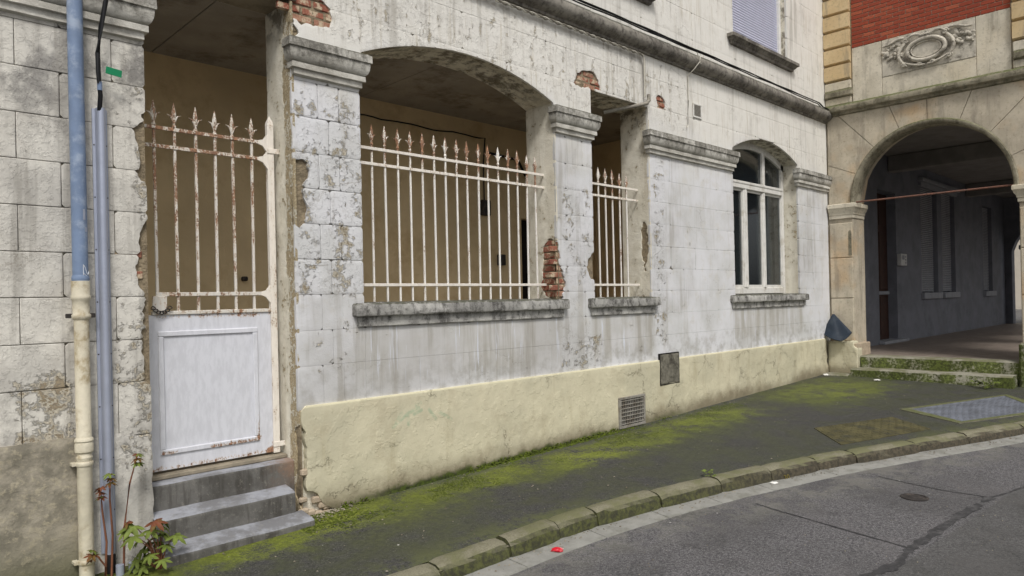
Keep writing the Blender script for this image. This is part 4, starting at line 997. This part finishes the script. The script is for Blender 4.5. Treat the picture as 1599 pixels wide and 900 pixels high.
BC = thing('power_cable', 'thick black cable rising from the top of the grey cable cover', 'cable', None, (1.39, -.09, 2.96))
obj('cable', MB().tube([(.0, .03, 0), (.0, 0, .1), (-.012, -.01, .25), (-.014, -.01, .38), (.005, -.02, .55), (.035, -.05, .75), (.05, -.10, .9), (.055, -.09, 1.2), (.06, -.0, 2.2)], .015, 10), 'cable_black', BC, smooth=60)
obj('cable_tag', MB().box(.0, .10, -.012, -.008, .255, .305, .001), 'green_tag', BC).rotation_euler = (0, .12, 0)
obj('cable_label', MB().lathe([(.0158, .13), (.0158, .19)], -.004, -.003, 10), 'blue_pipe', BC)

# cables along the string course
CB = thing('cable_bundle', 'bundle of black cables lying along the top of the string course', 'cable', None, (9, -.1, 5.09))
for k in range(3):
    m_ = MB(); pts = []
    for i in range(90):
        x = -1 + 14.75 * i / 89; pts.append((x - 9, .02 - .035 * k + .02 * nz(x, k, 0, 1.1) + (.06 if k == 2 else 0), .012 + .008 * k + .022 * abs(nz(x, k, 5, .9)) - (.05 if i > 86 else 0)))
    obj('cable', m_.tube(pts, .009, 6), 'cable_black', CB, smooth=60)
TC = thing('twisted_cable', 'pale twisted cable fixed below the string course, dropping beside the slim opening', 'cable', None, (7.8, -.045, 4.8))
for k in range(2):
    pts = []
    for i in range(330):
        x = -1 + 8.8 * i / 329; ph = x * 30 + k * math.pi; pts.append((x - 7.8, .011 * math.cos(ph), .011 * math.sin(ph) - .02 + .01 * nz(x, 0, 0, 1)))
    pts += [(.03, .0, -.06 - .05 * j) if k == 0 else (.045, .004, -.06 - .05 * j) for j in range(11)]
    obj('strand', MB().tube(pts, .010, 5), 'cable_grey' if k else 'cable_white', TC, smooth=60)
obj('elbow_pipe', MB().tube([(.10, -.01, -.52), (.09, -.02, -.60), (.05, -.02, -.645), (-.03, .02, -.67), (-.2, .10, -.715), (-.5, .28, -.80)], .024, 10), 'cable_grey', TC, smooth=60)
WD = thing('drop_wire', 'thin white wire hanging from the string course past the small vent', 'wire', None, (8.93, -.03, 4.0))
obj('wire', MB().tube([(.12, -.13, 1.04), (.08, -.14, .93), (.01, -.10, .83), (.0, .01, .75), (.005, .012, .4), (-.02, .012, .05), (-.05, .01, .0)], .007, 6).tube([(.02, -.135, 1.05), (.10, -.145, .90)], .007, 6), 'cable_white', WD, smooth=60)

# vents and plates on the wall
V = thing('vent_grille', 'rusty square air grille low in the cream plinth', 'vent', None, (7.41, -.03, .15)); fr_ = MB()
w, h = .275, .195
for (a, b, c, d_) in ((-w, w, h - .03, h), (-w, w, -h, -h + .03), (-w, -w + .035, -h + .03, h - .03), (w - .035, w, -h + .03, h - .03)): fr_.box(a, b, -.022, .01, c, d_, .003)
obj('frame', fr_, 'vent_metal', V); obj('backing', MB().box(-w + .01, w - .01, .0, .008, -h + .01, h - .01), 'dark_void', V)
for k in range(7): z = -h + .05 + k * (2 * h - .1) / 6; obj('slat', MB().box(-w + .035, w - .035, -.016, -.004, z - .006, z + .006, .002), 'vent_metal', V)
for k in range(13): x = -w + .06 + k * (2 * w - .12) / 12; obj('bar', MB().box(x - .004, x + .004, -.012, -.002, -h + .03, h - .03), 'vent_metal', V)
V2 = thing('vent_grille', 'small white framed vent high on the wall below the string course', 'vent', None, (9.18, -.005, 4.29))
obj('frame', MB().box(-.115, .115, -.012, .0, .08, .105, .003).box(-.115, .115, -.012, .0, -.105, -.08, .003).box(-.115, -.09, -.012, .0, -.08, .08, .003).box(.09, .115, -.012, .0, -.08, .08, .003), 'white_frame', V2)
for k in range(8): obj('slat', MB().box(-.09, .09, -.008, .0, -.075 + k * .019, -.062 + k * .019, .002), 'vent_metal', V2)
WP = thing('wall_hatch', 'rough corroded metal hatch set across the top of the cream plinth', 'hatch', None, (8.30, -.03, .62))
mb = skin(lambda u, v: rect_sdf(u, v, -.22 + .006 * fbm(u, v, 9), .22 + .006 * fbm(v, u, 9), -.2, .2), -.23, .23, -.21, .21, .02, .03, lambda u, v, n: (u, -.008 - n, v), .004, .012); obj('plate', mb, 'rough_plate', WP, smooth=30)
obj('rim', MB().box(-.235, .235, .0, .03, .2, .215, .003).box(-.235, .235, .0, .03, -.215, -.2, .003).box(-.235, -.222, .0, .03, -.2, .2, .003).box(.222, .235, .0, .03, -.2, .2, .003), 'dark_void', WP)

IC = thing('intercom', 'small white intercom box on the dark passage wall beside the door', 'intercom', None, (18.32, PY, 2.35))
obj('case', MB().box(-.2, .2, -.10, .0, -.14, .14, .012), 'intercom', IC); obj('speaker', MB().box(-.15, .0, -.106, -.1, .0, .1, .003), 'grey_trim', IC)
for k in range(3): obj('button', MB().box(.06, .12, -.108, -.1, -.09 + k * .07, -.05 + k * .07, .003), 'grey_trim', IC)

# scrap of dark blue plastic on the pier base
SP = thing('plastic_scrap', 'dark blue moulded plastic scrap leaning on the cream pier base', 'plastic scrap', None, (13.62, -.2, .73))
def scoop(u, v):    # u -1 (right) .. 1 (left), v 0 bottom .. 1 top
    yl = .26 + (.12 - .26) * v; yr = -.276 + (.085 + .276) * v
    w_ = (u + 1) / 2; y = yr + (yl - yr) * w_
    zb = .14 - .15 * max(0, 1 - abs((w_ - .28) / (.28 if w_ < .28 else .72)) ** 1.6)
    z = zb + (.47 - zb) * v - .02 * (1 - u * u) * v * (1 - v)
    return Vector((-.05 + .14 * v - .11 * (1 - u * u) * (1 - v) ** .8, y, z))
mb = MB(); secs = []
for i in range(13):
    v = i / 12; secs.append([scoop(-1 + 2 * j / 16, v) for j in range(17)] + [scoop(1 - 2 * j / 16, v) + Vector((.012, 0, .004)) for j in range(17)])
obj('shell', mb.loft(secs), 'dark_blue_plastic', SP, smooth=60)
obj('rim', MB().tube([scoop(-1 + 2 * j / 20, 0) + Vector((-.004, 0, 0)) for j in range(21)], .012, 7), 'dark_blue_plastic', SP, smooth=60)

# covers in the pavement and road
def ground_plate(name, label, cat, corners, mat, rib, ribmat, frame=None):
    T = thing(name, label, cat, None, (corners[0][0], corners[0][1], gz(*corners[0]))); o = Vector(T.location)
    def P(x, y, dz): return (x - o.x, y - o.y, gz(x, y) + dz - o.z)
    obj('plate', MB().loft([[P(x, y, -.02) for x, y in corners], [P(x, y, .007) for x, y in corners]]), mat, T)
    A, B, C, D = [Vector(c_) for c_ in corners]; m_ = MB()
    n_, k_ = rib
    for i in range(n_):
        for j in range(k_):
            u, v = (i + .5) / n_, (j + .5) / k_; c_ = (A * (1 - u) + B * u) * (1 - v) + (D * (1 - u) + C * u) * v
            du = (B - A).normalized() * .030; dv = (D - A).normalized() * .007
            if (i + j) % 2: du, dv = (D - A).normalized() * .030, (B - A).normalized() * .007
            q = [c_ - du - dv, c_ + du - dv, c_ + du + dv, c_ - du + dv]
            m_.add([P(p.x, p.y, .007) for p in q] + [P(p.x, p.y, .011) for p in [c_ + (p - c_) * .8 for p in q]], [(4, 5, 6, 7), (0, 1, 5, 4), (1, 2, 6, 5), (2, 3, 7, 6), (3, 0, 4, 7)])
    s_ = obj('tread_ribs', m_, ribmat, T, smooth=0); s_['kind'] = 'stuff'
    if frame:
        cc = (A + B + C + D) / 4
        for a, b in ((A, B), (B, C), (C, D), (D, A)):
            ao, bo = a + (a - cc).normalized() * frame, b + (b - cc).normalized() * frame; g1 = (b - a).normalized() * .004
            a2, b2 = a + (a - cc).normalized() * .012, b + (b - cc).normalized() * .012
            obj('surround', MB().loft([[P(p.x, p.y, -.03) for p in (a2 + g1, b2 - g1, bo - g1, ao + g1)], [P(p.x, p.y, .010) for p in (a2 + g1, b2 - g1, bo - g1, ao + g1)]]), 'kerb', T)
    return T
ground_plate('access_cover', 'blue grey checkered steel cover in the pavement near the kerb', 'cover', [(10.24, -3.02), (11.65, -3.60), (12.6, -3.0), (10.72, -2.30)], 'steel_plate', (26, 14), 'steel_plate', .16)
ground_plate('access_cover', 'old mossy brown checkered cover sunk in the pavement', 'cover', [(8.10, -2.36), (9.55, -2.86), (10.02, -2.28), (8.75, -1.79)], 'mossy_plate', (22, 10), 'mossy_plate')
DC = thing('drain_cover', 'small round iron drain cover in the road', 'drain cover', None, (7.03, -3.41, gz(7.03, -3.41) + GO))
obj('rim', MB().lathe([(.115, -.01), (.115, .007), (.095, .009), (.092, .003)], n=28), 'cast_iron', DC); obj('lid', MB().lathe([(.09, -.01), (.09, .005), (.05, .006), (.045, .010), (.001, .010)], n=28), 'cast_iron', DC)
# worn digits on the kerb face
fc = bpy.data.curves.new('digits', 'FONT'); fc.body = '20'; fc.size = .085; fc.extrude = .001; tmp = bpy.data.objects.new('digits', fc); COL.objects.link(tmp)
bpy.context.view_layer.update(); me = bpy.data.meshes.new_from_object(tmp.evaluated_get(bpy.context.evaluated_depsgraph_get())); bpy.data.objects.remove(tmp)
me.materials.clear(); me.materials.append(MT['digit_paint']); o = bpy.data.objects.new('painted_number', me); COL.objects.link(o); o.parent = KB
p = kp(6.80, .040); nn = kn(6.80); o.location = (p[0], p[1], gz(*p) - .125); o.rotation_euler = (R(82), 0, math.atan2(nn.y, nn.x) + math.pi / 2)

# ------------------------------------------------------------------ plants, moss, litter
def leaf_mesh(sz, lobes=5):
    m_ = MB(); ring_ = []
    for k in range(lobes * 4 + 1):
        th = -2.35 + 4.7 * k / (lobes * 4); ph = k % 4; rd = sz * (1.0 if ph == 2 else (.72 if ph in (1, 3) else .42)) * (1 - .25 * abs(th) / 2.35)
        ring_.append((rd * math.sin(th), rd * math.cos(th) + sz * .15, -.25 * sz * (rd / sz) ** 2 + (.06 * sz if ph == 0 else 0)))
    m_.add([(0, 0, .02 * sz)] + ring_, [(0, k + 1, k + 2) for k in range(lobes * 4)]); return m_
lm = {}
for nm in ('leaf_green', 'leaf_red'):
    o = obj('tmp', leaf_mesh(1.0), nm, smooth=60); lm[nm] = o.data; bpy.data.objects.remove(o)
def put_leaf(parent, p, d, sz, mat, roll_=0):
    o = obj('leaf', lm[mat], mat, parent); d = Vector(d).normalized()
    o.location = p; o.rotation_euler = (d.to_track_quat('Y', 'Z') @ Matrix.Rotation(roll_, 4, 'Y').to_quaternion()).to_euler(); o.scale = (sz, sz, sz)
S1 = thing('maple_seedling', 'tall seedling with bare brown stems and reddish leaves beside the downpipe', 'seedling', None, (1.36, -.15, gz(1.36, -.15)))
for (dx, dy, hgt, lean) in ((-.02, 0, .62, -.02), (.02, .01, .70, .0), (.10, .03, .80, .10), (-.03, -.01, .22, -.07)):
    top = Vector((dx + lean, dy - .02, hgt)); obj('stem', MB().tube([(dx, dy, -.02), (dx + .01, dy - .01, hgt * .4), (dx + lean * .5, dy, hgt * .75), top], [.008, .007, .006, .003], 6), 'stem', S1, smooth=60)
    for k in range(6 if hgt > .3 else 5):
        a = k * 2.4 + dx * 40; q = top + Vector((0, 0, -.03 * (k // 2))); put_leaf(S1, q, (math.cos(a), math.sin(a) - .5, -.35), random.uniform(.035, .06), 'leaf_red' if random.random() < .75 else 'leaf_green', random.uniform(-.4, .4))
S2 = thing('maple_seedling', 'low seedling with broad green lobed leaves at the foot of the steps', 'seedling', None, (1.66, -.24, gz(1.66, -.24)))
for k in range(24):
    a = random.uniform(0, 6.28); hh = .04 + .32 * (k / 23); rr_ = random.uniform(.03, .15) * (1.15 - hh); b_ = Vector((math.cos(a) * rr_ - .02 - .12 * (k > 16) * random.random(), math.sin(a) * rr_ * .8, hh))
    obj('stem', MB().tube([(0, 0, -.02), (b_.x * .4, b_.y * .4, hh * .6), b_], [.005, .004, .002], 5), 'stem', S2, smooth=60)
    put_leaf(S2, b_, (math.cos(a), math.sin(a) - .7, -.55), random.uniform(.07, .105), 'leaf_green' if k < 22 else 'leaf_red', random.uniform(-.3, .3))
def weed(label, x, y, z, n, sz):
    T = thing('weed', label, 'weed', None, (x, y, z))
    for k in range(n):
        a = random.uniform(0, 6.28); q = Vector((math.cos(a) * random.uniform(0, sz), math.sin(a) * random.uniform(0, sz), random.uniform(.2, 1) * sz * .8))
        put_leaf(T, q, (math.cos(a), math.sin(a), random.uniform(-.2, .6)), random.uniform(.25, .45) * sz, 'leaf_green', random.uniform(-.5, .5))
weed('leafy green weed against the right end of the mossy steps', 13.30, -2.62, gz(13.3, -2.62), 26, .17)
weed('small green weed at the middle of the mossy lower step', 13.34, -1.22, gz(13.34, -1.22), 10, .09)
weed('tiny green weed in the joint between two kerb stones', *kp(6.0, -.14), gz(6.0, -2.0) + .005, 14, .07)
mo = MB()
for k in range(2600):
    x = 3.2 + 5.6 * random.random(); 
    if nz(x, 0, 0, 1.2) < -.25 * random.random() - (.1 if x < 7 else -.15): continue
    y = -.03 - abs(random.gauss(0, .025)); s_ = random.uniform(.005, .014); z = gz(x, y) + s_ * .3 + max(0, .05 - abs(y + .03) * 2.0) * random.random()
    mo.add([(x + s_, y, z), (x, y + s_, z), (x - s_, y, z), (x, y - s_, z), (x, y, z + s_ * .8), (x, y, z - s_)], [(0, 1, 4), (1, 2, 4), (2, 3, 4), (3, 0, 4), (1, 0, 5), (2, 1, 5), (3, 2, 5), (0, 3, 5)])
for k in range(5200):
    x = 2.7 + 7.0 * random.random() ** 1.3; y = -.04 - abs(random.gauss(.22, .16))
    if nz(x, y, 0, 2.6) + .4 * nz(x, y, 3, 9) < .02: continue
    s_ = random.uniform(.004, .011); z = gz(x, y) + .004
    mo.add([(x + s_, y, z), (x, y + s_, z), (x - s_, y, z), (x, y - s_, z), (x, y, z + s_ * .5)], [(0, 1, 4), (1, 2, 4), (2, 3, 4), (3, 0, 4)])
m_ = obj('moss', mo, 'moss', smooth=60); m_['kind'] = 'stuff'; m_['label'] = 'strip of green moss where the cream plinth meets the pavement'; m_['category'] = 'moss'
def litter(name, label, cat, x, y, z, sz, mat, flat=.5):
    b = bmesh.new(); bmesh.ops.create_icosphere(b, subdivisions=2, radius=1)
    m_ = MB().add([(v.co.x * sz[0] * (1 + .8 * nz(*v.co, 2, x)), v.co.y * sz[1] * (1 + .8 * nz(*v.co, 2, y)), max(-.35, v.co.z * flat + .25 * nz(*v.co, 3, x + y)) * sz[1] + sz[1] * .35) for v in b.verts], [[v.index for v in f_.verts] for f_ in b.faces]); b.free()
    o = obj(name, m_, mat, None, (x, y, z), smooth=25); tag(o, label, cat); o.rotation_euler = (0, 0, random.uniform(0, 3)); return o
gl = lambda x, y: gz(x, y) + GO + .008
litter('crumpled_wrapper', 'crumpled red wrapper lying on the gutter slabs', 'litter', 3.94, -1.88, gl(3.94, -1.88), (.045, .03), 'red_litter', .6)
litter('paper_scrap', 'white paper scrap at the foot of the kerb', 'litter', 6.60, -2.30, gl(6.6, -2.3), (.04, .025), 'paper')
litter('paper_scrap', 'white paper scrap on the pavement in front of the mossy steps', 'litter', 13.1, -1.05, gz(13.1, -1.05), (.06, .05), 'paper', .2)
litter('paper_scrap', 'pinkish white scrap at the end of the cream plinth', 'litter', 13.25, -.12, gz(13.25, -.12), (.06, .04), 'paper', .5)

gt = MB()
def bit(x, y, z, s_):
    a = random.uniform(0, 6.28); c_, n_ = math.cos(a) * s_, math.sin(a) * s_; e = random.uniform(.4, .9)
    gt.add([(x + c_, y + n_, z), (x - n_ * e, y + c_ * e, z), (x - c_, y - n_, z), (x + n_ * e, y - c_ * e, z), (x, y, z + s_ * .7)], [(0, 1, 4), (1, 2, 4), (2, 3, 4), (3, 0, 4)])
for k in range(420):
    x = random.uniform(1.6, 13); d_ = random.random() ** 2; yk = kp(x, -.2)[1]; y = -.06 + (yk + .06) * d_
    bit(x, y, gz(x, y) + .004, random.choice((.004, .005, .006, .009, .012)))
for k in range(360):
    x = random.uniform(2.5, 12); p = kp(x, .035 + abs(random.gauss(0, .05))); bit(p[0], p[1], gz(*p) + GO + .010, random.choice((.004, .006, .008, .012)))
for k in range(300):
    x = random.uniform(3.5, 11); p = kp(x, random.uniform(.25, 2.6)); bit(p[0], p[1], gz(*p) + GO + .001, random.choice((.004, .005, .007)))
for k in range(90):
    x = random.uniform(2.86, 3.3); y = -.03 - abs(random.gauss(0, .07)); bit(x, y, gz(x, y) + .006, random.uniform(.006, .016))
g_ = obj('grit', gt, 'grit', smooth=0); g_['kind'] = 'stuff'; g_['label'] = 'scattered grit and crumbs of plaster on the pavement and road'; g_['category'] = 'grit'

GROUPS = {'window grille': 'iron spear railings in the open window bays', 'weed': 'weeds growing along the pavement edges', 'seedling': 'maple seedlings by the downpipe', 'cover': 'checkered covers in the pavement', 'vent': 'air vents in the white wall'}
for o in bpy.data.objects:
    if o.parent is None and o.get('category') in GROUPS: o['group'] = GROUPS[o['category']]
    if o.name.startswith('paper_scrap'): o['group'] = 'paper scraps on the ground'
